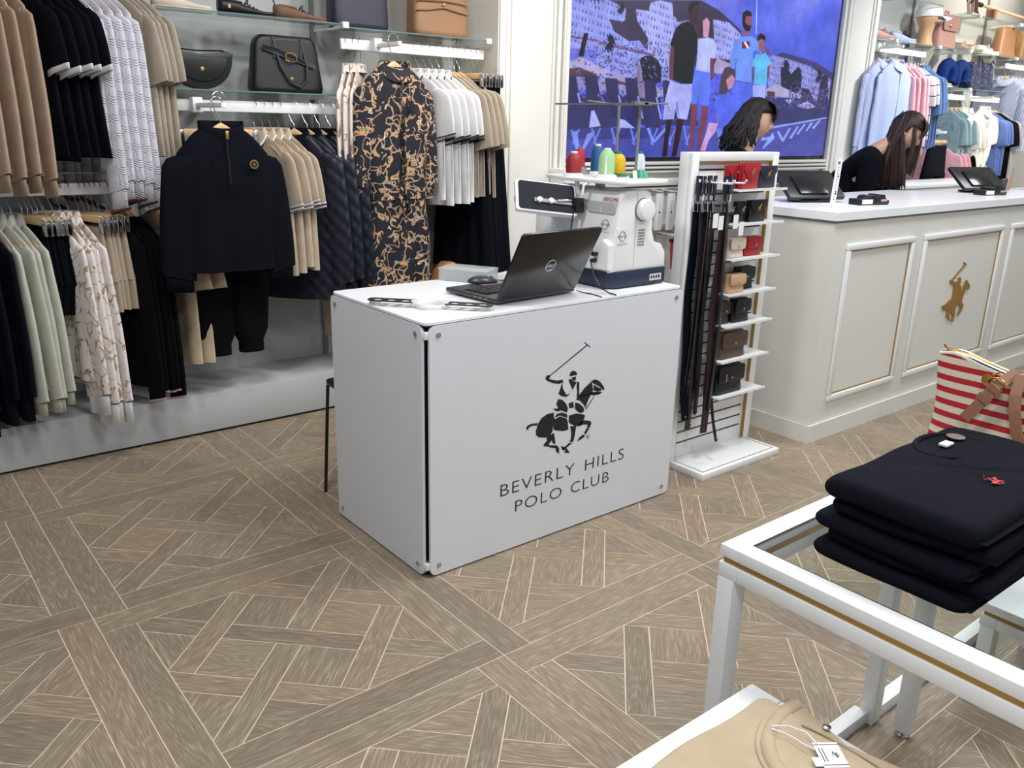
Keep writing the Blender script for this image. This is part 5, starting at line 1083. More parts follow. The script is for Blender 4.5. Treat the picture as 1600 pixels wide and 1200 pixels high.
# ---------------------------------------------------------------- front display tables
def dtable(label, x0, y0, x1, y1, z, glass=True, legs=(), bar=None, top=None):
    t = root('display_table', label, 'table', (0, 0, 0)); f = .042
    if glass:
        boxes('top_frame', [((x0, y0, z - .024), (x1, y0 + f, z)), ((x0, y1 - f, z - .024), (x1, y1, z)), ((x0, y0 + f, z - .024), (x0 + f, y1 - f, z)), ((x1 - f, y0 + f, z - .024), (x1, y1 - f, z))], WHITE, t, bev=.0015)
        box('glass_top', (x0 + f, y0 + f, z - .009), (x1 - f, y1 - f, z - .002), GLASS, t)
        boxes('glass_seal', [((x0 + f - .001, y0 + f, z - .0019), (x0 + f + .003, y1 - f, z - .0009)), ((x0 + f, y1 - f - .003, z - .0019), (x1 - f, y1 - f + .001, z - .0009))], BLACK, t)
    else: box('top', (x0, y0, z - .024), (x1, y1, z), top or TOPW, t, bev=.0015)
    g_ = .006
    boxes('gold_strip', [((x0 + g_, y0 + g_, z - .037), (x1 - g_, y0 + f, z - .024)), ((x0 + g_, y1 - f, z - .037), (x1 - g_, y1 - g_, z - .024)), ((x0 + g_, y0 + f, z - .037), (x0 + f, y1 - f, z - .024)), ((x1 - f, y0 + f, z - .037), (x1 - g_, y1 - f, z - .024))], GOLDP, t)
    boxes('under_frame', [((x0, y0, z - .066), (x1, y0 + f, z - .037)), ((x0, y1 - f, z - .066), (x1, y1, z - .037)), ((x0, y0 + f, z - .066), (x0 + f, y1 - f, z - .037)), ((x1 - f, y0 + f, z - .066), (x1, y1 - f, z - .037))], WHITE, t, bev=.0015)
    for lx, ly in legs:
        box('leg', (lx, ly, .0), (lx + .042, ly + .036, z - .066), WHITE, t, bev=.0015)
    for a, b_ in (bar or []): box('floor_bar', a, b_, WHITE, t, bev=.0015)
    return t
x0_, y1_ = -.082, -2.510
dtable('tall white display table with a glass top and gold strip', x0_, -3.45, 1.35, y1_, .70, True, [(x0_, y1_ - .036), (.565, y1_ - .05), (x0_, -3.45), (1.308, y1_ - .036), (1.308, -3.45)], [((x0_ + .042, y1_ - .036, 0), (.565, y1_, .034)), ((.607, y1_ - .045, .0), (1.308, y1_ - .009, .034))])
t = root('table_foot_post', 'second square white post with a screw foot under the glass table', 'table support', (.597, -2.625, 0)); box('post', (-.018, -.018, .018), (.018, .018, .634), WHITE, t, bev=.0015); lathe('screw_foot', [(.018, 0), (.018, .008), (.008, .018)], CHROME, t, 16)
dtable('low white nesting table beneath the right side of the glass table', .92, -3.40, 1.30, -2.635, .27, False, [(.92, -2.675), (.92, -3.39), (1.255, -2.675), (1.255, -3.39)])
dtable('low white table in the corner carrying the beige T-shirt', -.95, -3.30, -.145, -2.652, .50, False, [(-.95, -2.69), (-.19, -2.69), (-.95, -3.30), (-.19, -3.30)])
# folded navy stack
NS = F_STACK
def folded(r, w, d, h, m, seed, name='folded_body', rz=0):
    rd = random.Random(seed); bm = bmesh.new(); nx, ny = 22, 26; T = []; Bt = []
    p1, p2 = rd.uniform(0, 6), rd.uniform(0, 6)
    V = []; F = []
    R = []
    for k in range(12):       # fat rounded profile swept around the outline
        a = -PI / 2 + PI * k / 11; inset = (1 - math.cos(a)) * h * .5; zz = h * .5 + h * .5 * math.sin(a)
        ring = []
        for (u, v) in rrect(-w / 2 + inset, -d / 2 + inset, w / 2 - inset, d / 2 - inset, .022, 5): pass
        O = rrect(-w / 2 + inset, -d / 2 + inset, w / 2 - inset, d / 2 - inset, .022, 4); O2 = []
        for i in range(len(O)):
            q0, q1 = O[i], O[(i + 1) % len(O)]; nseg = max(1, int(math.dist(q0, q1) / .03))
            O2 += [(q0[0] + (q1[0] - q0[0]) * j / nseg, q0[1] + (q1[1] - q0[1]) * j / nseg) for j in range(nseg)]
        R.append([(x * (1 + .012 * math.sin(9 * y / d + p1)), y * (1 + .012 * math.sin(8 * x / w + p2)), zz + .0018 * math.sin(30 * x + p1) + .0018 * math.sin(26 * y + p2)) for x, y in O2])
    n_ = min(len(q) for q in R); R = [q if len(q) == n_ else [q[int(i * len(q) / n_)] for i in range(n_)] for q in R]
    top = R[-1]; cx = sum(p[0] for p in top) / n_; cy = sum(p[1] for p in top) / n_
    for q in (.75, .5, .25, .05): R.append([(cx + (p[0] - cx) * q, cy + (p[1] - cy) * q, p[2] + .0025 * math.sin(14 * (p[0] - cx) * q + p1) * (1 - q)) for p in top])
    loft(name, R, m, r, True, True)
hh = [.026, .026, .026, .030, .042]
zc = .701; cxs = (.282, -2.775)
for i in range(5):
    t = root('folded_sweater', ['navy folded sweater at the bottom of the stack', 'navy folded sweater second from the bottom of the stack', 'navy folded sweater in the middle of the stack', 'navy folded sweater second from the top of the stack', 'navy folded sweater on top with a small red rider emblem'][i], 'sweater', (cxs[0] + (-.008, .006, -.004, .012, .0)[i], cxs[1] + (.004, -.006, .006, 0, .004)[i], zc), (-.0, .03, -.03, .04, 0)[i], 'folded navy sweaters on the glass table')
    folded(t, .50 - (.01 * (i % 2)), .285, hh[i], NS, i)
    loft('fold_layer', [[(x * 1.0, y - .006, z) for x, y, z in ring] for ring in [[(-.245, -.141, hh[i] * .45), (.24, -.143, hh[i] * .45), (.24, -.147, hh[i] * .52), (-.245, -.145, hh[i] * .52)], [(-.245, -.12, hh[i] * .48), (.24, -.12, hh[i] * .48), (.24, -.12, hh[i] * .5), (-.245, -.12, hh[i] * .5)]]], NS, t)
    zc += hh[i] + .0005
    if i == 4:
        R = [[(.10 + .09 * math.cos(a) * k_, .075 + .06 * math.sin(a) * k_, hh[i] + dz) for a in [2 * PI * q / 24 for q in range(24)]] for k_, dz in ((1.02, -.002), (1.0, .0025), (.86, .003), (.83, -.002))]
        o = loft('neck_rib', R, NS, t); 
        polys('rider_emblem', [[(u - 190, v - 200) for u, v in pl] for pl in POLO], lambda u, v: (-.02 + u * .0001, -.06 + v * .0001, hh[4] + .0035), mat('red_embroidery', (200, 50, 50), .6), t)
        box('neck_label', (.08, .07, hh[i] + .002), (.11, .087, hh[i] + .006), PAPER, t)
        lathe('round_swing_tag', [(.018, hh[i] + .004), (.018, hh[i] + .006)], CHROME, t, 20, (.15, .085, 0))

# beige T-shirt on the low table
t = root('folded_tshirt', 'beige folded T-shirt with a white swing tag lying on the low table', 't-shirt', (-.352, -2.935, .501), 0)
folded(t, .345, .48, .018, F_TSHIRT, 9)
def ncurve(rx, ry, z, n=22, a0=78, a1=282, cx=.172, cy=.08): return [(cx + rx * math.cos(math.radians(a0 + (a1 - a0) * k / n)), cy + ry * math.sin(math.radians(a0 + (a1 - a0) * k / n)), z) for k in range(n + 1)]
def strip(name, A, B, m, par): V = A + B; n = len(A); return mesh(name, V, [(i, i + 1, n + i + 1, n + i) for i in range(n - 1)], m, par, True)
A, B = ncurve(.150, .118, .0205), ncurve(.150, .118, .0225); C, D = ncurve(.128, .098, .0235), ncurve(.126, .096, .0195)
loft('neck_rib', [ncurve(.152, .120, .018), ncurve(.150, .118, .0225), ncurve(.14, .108, .0245), ncurve(.128, .098, .0225), ncurve(.126, .096, .0165)], F_TSHIRT, t, closed=False)
tube('rib_stitching', ncurve(.160, .127, .0196), .0011, F_BEIGE, t, 5); tube('back_neck_seam', [(.155 + .012 * math.sin(PI * k / 12), .15 - .19 * k / 12, .0215 + .001 * math.sin(k)) for k in range(13)], .0022, F_BEIGE, t, 5)
V = [(.172, .08, .0195)] + ncurve(.126, .096, .0195); mesh('inner_back', V, [(0, i, i + 1) for i in range(1, len(V) - 1)], F_TSHIRT, t)
for k, P in enumerate(([(-.16, .1, .0185), (-.05, .02, .0205), (.05, -.02, .019)], [(-.1, -.08, .0185), (0, -.1, .0205), (.1, -.14, .0185)], [(-.05, .17, .0185), (.0, .12, .0205), (.02, .06, .019)], [(-.17, -.02, .018), (-.08, -.05, .020), (.0, -.03, .0185)])):
    tube('soft_crease', P, [.003, .009, .003], F_TSHIRT, t, 10, .35)
tg = root('swing_tag', '', 'x', (.122, .08, .026), -.62, rx=.05); del tg['label']; del tg['category']; tg.parent = t
box('card', (-.018, -.026, 0), (.022, .026, .0012), PAPER, tg); box('blue_edge', (-.018, .020, .0012), (.022, .0215, .0014), NAVYL, tg); box('blue_edge', (-.018, -.0215, .0012), (.022, -.020, .0014), NAVYL, tg)
polys('rider_emblem', POLO, lambda u, v: (.016 - (v) * .00004, -.008 + (u) * .00004, .0016), INK, tg)
boxes('print_line', [((-.008 - .005 * k, -.014, .0012), (-.0065 - .005 * k, .014, .0015)) for k in range(2)], INK, tg)
box('size_tab', (-.030, -.022, -.0005), (-.018, -.004, .0005), PAPER, tg)
tube('string', [(-.01, .02, .002), (-.02, .045, .004), (-.042, .062, .002), (-.07, .064, .001), (-.072, .058, .001), (-.05, .045, .001), (-.03, .02, .002), (-.02, .01, .003)], .0013, PAPER, tg, 6)
tag(lathe('snap_button', [(.007, 0), (.007, .002), (.004, .003)], CHROME, None, 16, (-.172, -2.815, .524)), 'small clear press stud at the back of the T-shirt neck', 'button')
# striped tote
RS = stripes('red_cream_canvas_stripe', (214, 204, 184), (176, 24, 36), 1 / .0265, 'z', .47)
t = root('striped_tote', 'red and cream striped canvas tote bag with tan straps on the glass table', 'handbag', (.655, -2.782, .702), 0)
R = []; W0 = .255
NR = 16; NP = 44
for i in range(NR + 1):
    q = i / NR; z = .265 * q; hw = W0 * (1 - .06 * math.sin(PI * min(1, q * 1.1)) * (1 if q < .9 else 1)) * (1.0 if q > .1 else .97 + .3 * q); dp = .078 * (1 - .80 * q ** 1.1) + .004
    ring = []
    for k in range(NP):
        a = 2 * PI * k / NP; y = hw * sgnp(math.sin(a), .55); x = -dp * sgnp(math.cos(a), .45) + .008 * math.sin(7 * y + 3 * q) * q
        dip = -.028 * q ** 3 * math.exp(-((y - .03) / .10) ** 2) - .018 * q ** 3 * (1 if y < -.08 else 0)
        ring.append((x + .012 * q, y, z + dip + .012 * q * math.exp(-((y - .215) / .04) ** 2)))
    R.append(ring)
loft('canvas_body', R, RS, t, True, False)
loft('base_band', [[(x * 1.02, y * 1.006, z) for x, y, z in R[0]], [(x * 1.03, y * 1.008, z + .004) for x, y, z in R[1]], [(x * 1.02, y * 1.006, z + .022) for x, y, z in R[1]]], REDL, t)
loft('top_binding', [[(x * 1.1, y, z - .004) for x, y, z in R[-1]], [(x * 1.15, y, z + .003) for x, y, z in R[-1]], [(x * .8, y, z + .002) for x, y, z in R[-1]]], F_IVORY, t)
loft('dark_lining', [[(x * .85, y * .98, z - .002) for x, y, z in R[-1]], [(x * .6, y * .9, z - .03) for x, y, z in R[-1]]], BLACKM, t, False, True)
zp = [(.012 + .004 * math.sin(k), .235 - .47 * k / 24, .277 - .030 * math.exp(-((.235 - .47 * k / 24 - .03) / .11) ** 2) - (.018 if k > 16 else .012 * k / 16)) for k in range(25)]
tube('zip', zp, .005, GOLD, t, 6, .5); tube('zip_tape', [(p[0], p[1], p[2] - .003) for p in zp], .009, F_IVORY, t, 6, .4)
tube('zip_curl', [(.0, .20, .262), (-.006, .235, .282), (.01, .25, .282), (.02, .22, .275)], .006, TAN, t, 8, .5)
lathe('zip_charm', [(.004, -.0015), (.013, 0), (.004, .0015)], GOLD, t, 14, (-.045, .125, .24), 'x'); tube('zip_chain', [(-.01, .115, .256), (-.035, .12, .25)], .002, GOLD, t)
def strapp(name, P, w_, m, parent, th_=.0022):
    R = []; P = [Vector(p) for p in P]
    for i, p in enumerate(P):
        d = (P[min(i + 1, len(P) - 1)] - P[max(0, i - 1)]).normalized(); n_ = Vector((1, 0, 0)); s = d.cross(n_).normalized() * w_
        R.append([tuple(p + s + n_ * th_), tuple(p - s + n_ * th_), tuple(p - s - n_ * th_), tuple(p + s - n_ * th_)])
    return loft(name, R, m, parent, True, True, False)
TANS = mat('tan_strap', (150, 106, 78), .5, var=.06, bump=.15)
strapp('buckled_strap', [(-.006, .085, .26), (-.040, .098, .24), (-.052, .112, .215), (-.062, .132, .177), (-.068, .148, .150)], .012, TANS, t)
for P in ((-.048, .106, .226), (-.056, .120, .202)): strapp('strap_keeper', [(P[0] - .003, P[1] - .004, P[2] + .006), (P[0] - .005, P[1] + .003, P[2] - .006)], .0145, TANS, t, .0035)
tube('buckle', [(-.050 + .0, .104 + .017 * math.cos(a), .237 + .013 * math.sin(a)) for a in [2 * PI * k / 16 for k in range(17)]], .0022, GOLD, t)
strapp('shoulder_strap', [(.03, .06, .245), (.012, .068, .269), (-.022, .068, .262), (-.044, .064, .222), (-.056, .056, .19), (-.066, .040, .145), (-.074, .01, .105), (-.078, -.04, .072), (-.080, -.10, .058), (-.078, -.16, .075), (-.068, -.21, .12), (-.045, -.225, .2), (-.012, -.225, .272)], .0115, TANS, t)
ex = -.081
for P in ([(ex, .012, .07), (ex, .012, .115), (ex, .006, .115)], [(ex, -.012, .115), (ex, -.012, .085)], [(ex, .012, .098), (ex, -.012, .098)], [(ex, .03, .085), (ex, .03, .055), (ex, .012, .055), (ex, .012, .07), (ex, -.03, .07)], [(ex, -.012, .085), (ex, -.035, .085), (ex, -.035, .05), (ex, -.01, .05)], [(ex, .012, .055), (ex, .008, .03), (ex, -.01, .022), (ex, -.02, .03)]):
    tube('metal_monogram', P, .0042, CHROME, t, 8)

# ---------------------------------------------------------------- people
def sphere_pts(nu=30, nv=22):
    return [[(math.cos(-PI / 2 + PI * j / nv), 2 * PI * i / nu, math.sin(-PI / 2 + PI * j / nv)) for i in range(nu)] for j in range(nv + 1)]
def face_rings():
    R = []
    for row_ in sphere_pts(48, 34):
        ring = []
        for c, a, s in row_:
            x, y, z = .092 * c * math.cos(a), .070 * c * math.sin(a), .112 * s
            if z < 0: y *= 1 - .38 * (-z / .112) ** 1.6; 
            if x > 0: x *= .96
            if x < 0 and z < -.02: x *= 1 - .35 * min(1, (-z - .02) / .08)
            if x > 0:
                def g(cy, cz, wy, wz): return math.exp(-((y - cy) / wy) ** 2 - ((z - cz) / wz) ** 2)
                x += .022 * g(0, -.022, .010, .014) + .011 * g(0, .0, .009, .02) + .006 * g(0, -.052, .02, .005) + .005 * g(0, -.062, .018, .005) + .010 * g(0, -.090, .022, .016) + .004 * g(0, .028, .04, .010)
                x -= .009 * (g(.029, .006, .016, .011) + g(-.029, .006, .016, .011)) + .005 * g(0, -.072, .02, .005)
            ring.append((x, y, z))
        R.append(ring)
    return R
def skin_obj(name, nodes, edges, m, parent, lvl=2):
    keys = list(nodes); me = bpy.data.meshes.new(name); me.from_pydata([nodes[k][0] for k in keys], [(keys.index(a), keys.index(b)) for a, b in edges], [])
    o = bpy.data.objects.new(name, me); COL.objects.link(o); o.modifiers.new('skin', 'SKIN')
    if not me.skin_vertices: me.skin_vertices.new() if hasattr(me.skin_vertices, 'new') else None
    for i, k in enumerate(keys): r_ = nodes[k][1]; me.skin_vertices[0].data[i].radius = r_ if isinstance(r_, tuple) else (r_, r_)
    me.skin_vertices[0].data[0].use_root = True
    s = o.modifiers.new('sub', 'SUBSURF'); s.levels = lvl; s.render_levels = lvl
    dg = bpy.context.evaluated_depsgraph_get(); ev = bpy.data.meshes.new_from_object(o.evaluated_get(dg)); bpy.data.objects.remove(o)
    ev.materials.clear(); ev.materials.append(m); ev.polygons.foreach_set('use_smooth', [True] * len(ev.polygons)); ev.name = name
    o2 = bpy.data.objects.new(name, ev); COL.objects.link(o2)
    if parent: o2.parent = parent
    return o2
def person(loc, label, J, hrot, hpos, hair, arms):
    p = root('person', label, 'person', loc, -.673)
    P = lambda k: J[k]
    nodes = {'pelvis': (J['pelvis'], .12), 'waist': (J['waist'], (.095, .10)), 'chest': (J['chest'], (.115, .10)), 'nb': (J['nb'], .055), 'neck': (J['neck'], .046), 'skull': (hpos, .05)}
    E = [('pelvis', 'waist'), ('waist', 'chest'), ('chest', 'nb'), ('nb', 'neck'), ('neck', 'skull')]
    for s in 'LR':
        nodes['sh' + s] = (J['sh' + s], .06); nodes['el' + s] = (J['el' + s], .034); nodes['wr' + s] = (J['wr' + s], .026); E += [('chest', 'sh' + s), ('sh' + s, 'el' + s), ('el' + s, 'wr' + s)]
        px, py, pz = J['pelvis']; y = .09 if s == 'L' else -.09
        nodes['hip' + s] = ((px, y, pz - .08), .085); nodes['kn' + s] = ((px + .02, y, .50), .055); nodes['an' + s] = ((px - .02, y, .09), .035); nodes['to' + s] = ((px + .12, y, .035), .03)
        E += [('pelvis', 'hip' + s), ('hip' + s, 'kn' + s), ('kn' + s, 'an' + s), ('an' + s, 'to' + s)]
        # palm and five fingers
        w0 = Vector(J['wr' + s]); el = Vector(J['el' + s]); d = (w0 - el).normalized(); side = d.cross(Vector((0, 0, 1))).normalized()
        pc = w0 + d * .05; nodes['pa' + s] = (tuple(pc), (.030, .016)); E.append(('wr' + s, 'pa' + s))
        for f, (off, ln) in enumerate(((-.028, .055), (-.010, .068), (.010, .064), (.028, .050))):
            a = pc + side * off + d * .03; b_ = a + d * ln * .55 + Vector((0, 0, -.006)); c = b_ + d * ln * .4 + Vector((0, 0, -.016))
            for q, (v, rr) in enumerate(((a, .010), (b_, .0085), (c, .007))): nodes['f%d%d%s' % (f, q, s)] = (tuple(v), rr)
            E += [('pa' + s, 'f%d0%s' % (f, s)), ('f%d0%s' % (f, s), 'f%d1%s' % (f, s)), ('f%d1%s' % (f, s), 'f%d2%s' % (f, s))]
        th = w0 + d * .03 + side * (.03 if s == 'L' else -.03); t2 = th + d * .035 + side * (.012 if s == 'L' else -.012)
        nodes['t0' + s] = (tuple(th), .011); nodes['t1' + s] = (tuple(t2), .009); E += [('wr' + s, 't0' + s), ('t0' + s, 't1' + s)]
    body = skin_obj('body', nodes, E, SKIN, p, 1)
    # head joined into the body mesh
    H = bpy.data.objects.new('head_frame', None); M_ = Matrix.Translation(hpos) @ Matrix.Rotation(hrot[0], 4, 'Z') @ Matrix.Rotation(hrot[1], 4, 'Y'); bpy.data.objects.remove(H)
    bm = bmesh.new(); bm.from_mesh(body.data); R = face_rings(); rv = [[bm.verts.new(M_ @ Vector(q)) for q in ring] for ring in R]
    for a, b_ in zip(rv, rv[1:]):
        for k in range(len(a)):
            try: bm.faces.new((a[k], a[(k + 1) % len(a)], b_[(k + 1) % len(a)], b_[k])).smooth = True
            except Exception: pass
    bm.to_mesh(body.data); bm.free()
    def hl(name, prof, m, c, axis='x'):
        o = lathe(name, prof, m, p, 14, (0, 0, 0), axis); o.matrix_local = M_ @ Matrix.Translation(c); return o
    for s in (-1, 1):
        hl('eye', [(.002, -.004), (.010, 0), (.008, .005), (.001, .008)], PAPER, (.069, s * .029, .003)); hl('iris', [(.005, 0), (.001, .0012)], INK, (.0765, s * .029, .000))
        o = tube('eyelid', [(.076, s * .029 - .013, .006), (.084, s * .029, .010), (.076, s * .029 + .013, .006)], .003, SKIN, p, 6); o.matrix_local = M_
        o = tube('eyebrow', [(.082, s * .029 - .016, .024), (.088, s * .029, .029), (.078, s * .029 + .018, .025)], .0028, hair['m'], p, 6, .5); o.matrix_local = M_
        o = hl('ear', [(.004, -.010), (.018, -.004), (.020, .004), (.010, .008)], SKIN, (-.008, s * .070, -.005), 'y')
    o = tube('lips', [(.086, -.020, -.056), (.094, 0, -.054), (.086, .020, -.056)], .0045, SKINR, p, 8, .6); o.matrix_local = M_
    # clothing
    cn = {k: (v[0], tuple(a * 1.13 + .008 for a in v[1]) if isinstance(v[1], tuple) else v[1] * (1.4 if k[:2] == 'el' else 1.25) + (.018 if k[:2] == 'el' else .012)) for k, v in nodes.items() if k in ('pelvis', 'waist', 'chest', 'nb', 'shL', 'shR', 'elL', 'elR', 'wrL', 'wrR')}
    nb = Vector(J['nb']); ch = Vector(J['chest']); cn['nb'] = (tuple(ch + (nb - ch) * 1.0), .070)
    skin_obj('navy_sweater', cn, [('pelvis', 'waist'), ('waist', 'chest'), ('chest', 'nb')] + [e for s in 'LR' for e in (('chest', 'sh' + s), ('sh' + s, 'el' + s), ('el' + s, 'wr' + s))], F_NAVY, p, 2)
    tn = {k: (v[0], v[1] * 1.12 + .006) for k, v in nodes.items() if k[:2] in ('pe', 'hi', 'kn', 'an') and not isinstance(v[1], tuple)}
    skin_obj('black_trousers', tn, [e for s in 'LR' for e in (('pelvis', 'hip' + s), ('hip' + s, 'kn' + s), ('kn' + s, 'an' + s))], F_BLACK, p, 1)
    # hair: cap on the skull and falling locks
    R = []
    for row_ in sphere_pts(36, 20):
        ring = []
        for c, a, s in row_:
            x, y, z = .108 * c * math.cos(a) - .012, .084 * c * math.sin(a), .108 * s + .028
            if x > .0 and z < .045: k_ = min(1, (x) / .03); x = x * (1 - k_) + (.0) * k_; y *= 1 - .12 * k_
            k2 = 1 + .02 * math.sin(9 * a + 4 * z * 20); ring.append(tuple(M_ @ Vector((x * k2, y * k2, z))))
        R.append(ring)
    loft('hair', R, hair['m'], p)
    rd = random.Random(hair['seed']); bm = bmesh.new()
    for P in hair['locks'](rd, M_): addtube(bm, P, [hair['r'] * k for k in (.5, .9, 1, 1, .9, .45)][:len(P)] if len(P) == 6 else hair['r'], 6, True, .6)
    fin('hair_locks', bm, hair['m'], p, True)
    return p
def locksL(rd, M_):
    out = []
    for i in range(150):
        a = rd.uniform(1.5, 2 * PI - 1.5); el = rd.uniform(.0, 1.2); c, s = math.cos(el), math.sin(el)
        p0 = M_ @ Vector((.108 * c * math.cos(a) - .012, .086 * c * math.sin(a), .108 * s + .028)); p1 = M_ @ Vector((.112 * math.cos(a) - .014, .090 * math.sin(a), .02))
        back = -math.cos(a); dz = rd.uniform(.10, .19) + .05 * max(0, back)
        o = Vector((-.03 - .045 * max(0, back) + rd.uniform(-.015, .015), .018 * math.sin(a) + rd.uniform(-.01, .01), 0)); wv = rd.uniform(0, 6)
        p2 = p1 + o * .4 + Vector((.008 * math.sin(wv), 0, -dz * .35)); p3 = p1 + o * .8 + Vector((.010 * math.sin(wv + 2), 0, -dz * .6)); p4 = p1 + o + Vector((.010 * math.sin(wv + 4), 0, -dz * .85)); p5 = p1 + o * 1.2 + Vector((.01 * math.sin(wv + 5.5), 0, -dz))
        out.append([p0, p1, p2, p3, p4, p5])
    for i in range(60):
        y = rd.uniform(-.07, .07); k_ = 1 - 2.2 * abs(y) ** 1.3; out.append([M_ @ Vector(v) for v in ((.03, y * .8, .122), (.072 * k_, y, .106), (.092 * k_, y * 1.05, .08), (.099 * k_, y * 1.1, .055), (.100 * k_, y * 1.1, .036), (.098 * k_, y * 1.12, .022 + rd.uniform(-.01, .01)))])
    return out
def locksR(rd, M_):
    out = []
    for i in range(230):
        a = rd.uniform(1.1, 2 * PI - 1.75); el = rd.uniform(.1, 1.35); c, s = math.cos(el), math.sin(el)
        p0 = M_ @ Vector((.108 * c * math.cos(a) - .012, .086 * c * math.sin(a), .108 * s + .028)); p1 = M_ @ Vector((.112 * math.cos(a) * .98 - .012, .090 * math.sin(a), .012))
        zb = 1.088 + rd.uniform(0, .05); sx = -.16 + .27 * (.5 + .5 * math.cos(a)) ** .7 + rd.uniform(-.03, .02); sy = -.05 + .085 * math.sin(a) + rd.uniform(-.02, .02)
        e = Vector((sx, sy, zb)); q = [p1 + (e - p1) * k_ for k_ in (.25, .5, .75)]
        for k_, v in enumerate(q): v.x += .012 * math.sin(a * 3 + k_) ; v.z = p1.z + (zb - p1.z) * (.3, .55, .78)[k_]; v.x = v.x * .4 + (p1.x * (1 - (.3, .55, .78)[k_] ** .6) + e.x * (.3, .55, .78)[k_] ** .6) * .6
        out.append([p0, p1, *q, e])
    for i in range(60):
        a = rd.uniform(PI * .8, PI * 1.45); p0 = M_ @ Vector((.1 * math.cos(a) - .012, .08 * math.sin(a), rd.uniform(.0, .09))); e = Vector((rd.uniform(-.165, -.11), rd.uniform(-.085, .03), rd.uniform(1.10, 1.2)))
        out.append([p0, p0 + Vector((-.02, -.01, -.03)), p0 * .6 + e * .4 + Vector((-.015, -.01, .02)), p0 * .4 + e * .6 + Vector((-.01, 0, .01)), p0 * .2 + e * .8, e])
    for i in range(60):
        y = rd.uniform(-.07, .07); k_ = 1 - 2.2 * abs(y) ** 1.3; out.append([M_ @ Vector(v) for v in ((.03, y * .8, .122), (.070 * k_, y, .107), (.090 * k_, y * 1.05, .08), (.097 * k_, y * 1.1, .055), (.098 * k_, y * 1.1, .038), (.097 * k_, y * 1.12, .026 + rd.uniform(-.012, .006)))])
    for i in range(14):
        sgn = -1 if i % 4 == 0 else 1; x_ = rd.uniform(.02, .04) if sgn < 0 else rd.uniform(.03, .075); p1 = M_ @ Vector((x_, sgn * .072, .04)); out.append([M_ @ Vector((x_ * .5, sgn * .05, .11)), p1, p1 + Vector((.004, sgn * .006, -.06)), p1 + Vector((.0, sgn * .006, -.13)), p1 + Vector((-.01, 0, -.2)), p1 + Vector((-.02, 0, -.28))])
    return out
person((3.30, -.05, 0), 'woman with wavy dark hair and navy top looking down behind the rack',
       dict(pelvis=(-.14, 0, .93), waist=(-.15, 0, 1.06), chest=(-.13, 0, 1.19), nb=(-.07, 0, 1.325), neck=(-.045, 0, 1.37), shL=(-.06, .15, 1.25), shR=(-.19, -.13, 1.24), elL=(.02, .2, 1.02), elR=(-.12, -.22, .99), wrL=(.22, .12, 1.0), wrR=(.1, -.2, .98)), (-.1, .22), (-.012, 0, 1.502),
       dict(m=HAIRB, seed=1, locks=locksL, r=.011), None)
person((4.35, -.45, 0), 'woman with long straight brown hair bending over the counter in a navy sweater',
       dict(pelvis=(-.46, .05, .93), waist=(-.42, .03, 1.05), chest=(-.27, .01, 1.20), nb=(-.165, 0, 1.345), neck=(-.09, 0, 1.39), shL=(-.19, .17, 1.26), shR=(-.255, -.15, 1.25), elL=(.04, .20, 1.04), elR=(-.31, -.17, 1.0), wrL=(.16, .05, .98), wrR=(-.10, -.13, .97)), (-.5, .58), (.005, -.01, 1.452),
       dict(m=HAIRC, seed=2, locks=locksR, r=.0085), None)

# ---------------------------------------------------------------- right-hand clothing bay
def sx(x0, x1, z, lb, brk, **k): return shelf(x0, x1, z, lb, brk=brk, **k)
sx(5.45, 6.62, 2.175, 'high glass shelf with the cap display at the right', (.35, 1.1)); sx(6.63, 8.9, 2.175, 'high glass shelf holding shoes and tan bags at the right', (.5, 1.5))
sx(6.60, 8.06, 1.855, 'glass shelf holding the blue neck pillows', (.1, .65)); sx(6.45, 7.26, 1.548, 'low glass shelf above the pink tops', (.1, .6)); sx(6.9, 8.9, 2.48, 'uppermost glass shelf holding the polo mallet', (.3, 1.2)); sx(5.45, 6.5, 2.50, 'uppermost glass shelf near the pilaster', (.35,))
rail(5.50, 6.42, 2.10, 'white clothes rail holding blue and pink shirts at the right', brk=(.2, .8)); rail(6.70, 8.02, 1.775, 'white clothes rail behind the white dress', brk=(.2, 1.1)); rail(6.50, 7.25, 1.465, 'lowest white clothes rail above the pink tops', brk=(.2, .6)); rail(8.03, 9.0, 2.10, 'white clothes rail with striped shirts at the far right', brk=(.2, .8))
for k_, x in enumerate((5.98, 6.62, 8.06)):
    tag(box('shelf_upright', (x - .011, YW - .016, .2), (x + .011, YW - .001, 2.9), GREYP), 'slim slotted shelf upright in the right bay, %s of three' % ORD[k_], 'upright')
BR, WR_, LR_, FR_ = 'on the right blue-shirt rail', 'on the rail behind the white dress', 'on the lowest right rail', 'on the far right rail'
Lg = dict(w0=.085, w1=.07, out=.12)
row(lambda: garment('pink_shirt', '', 'shirt', S_PINK, 40, L=.74, sl=.56, collar=(S_PINK,), cuff=(S_PINK, .8, .06), sk=Lg), [5.92, 6.0, 6.08, 6.15], 2.0, 'pink striped shirt', BR, jit=.03, rz=PI - .2)
row(lambda: garment('black_line_tee', '', 't-shirt', S_BW, 41, L=.60, sl=.23, sk=dict(w0=.085, w1=.085, out=.3)), [6.21, 6.26], 2.0, 'white T-shirt with thin black lines', BR, rz=PI - .2)
row(lambda: garment('denim_shirt', '', 'shirt', F_DENIM, 42, L=.66, sl=.30, collar=(F_DENIM,), sk=dict(w0=.09, w1=.08, out=.3)), [6.32, 6.37, 6.41], 2.0, 'light blue denim shirt', BR, rz=PI - .2)
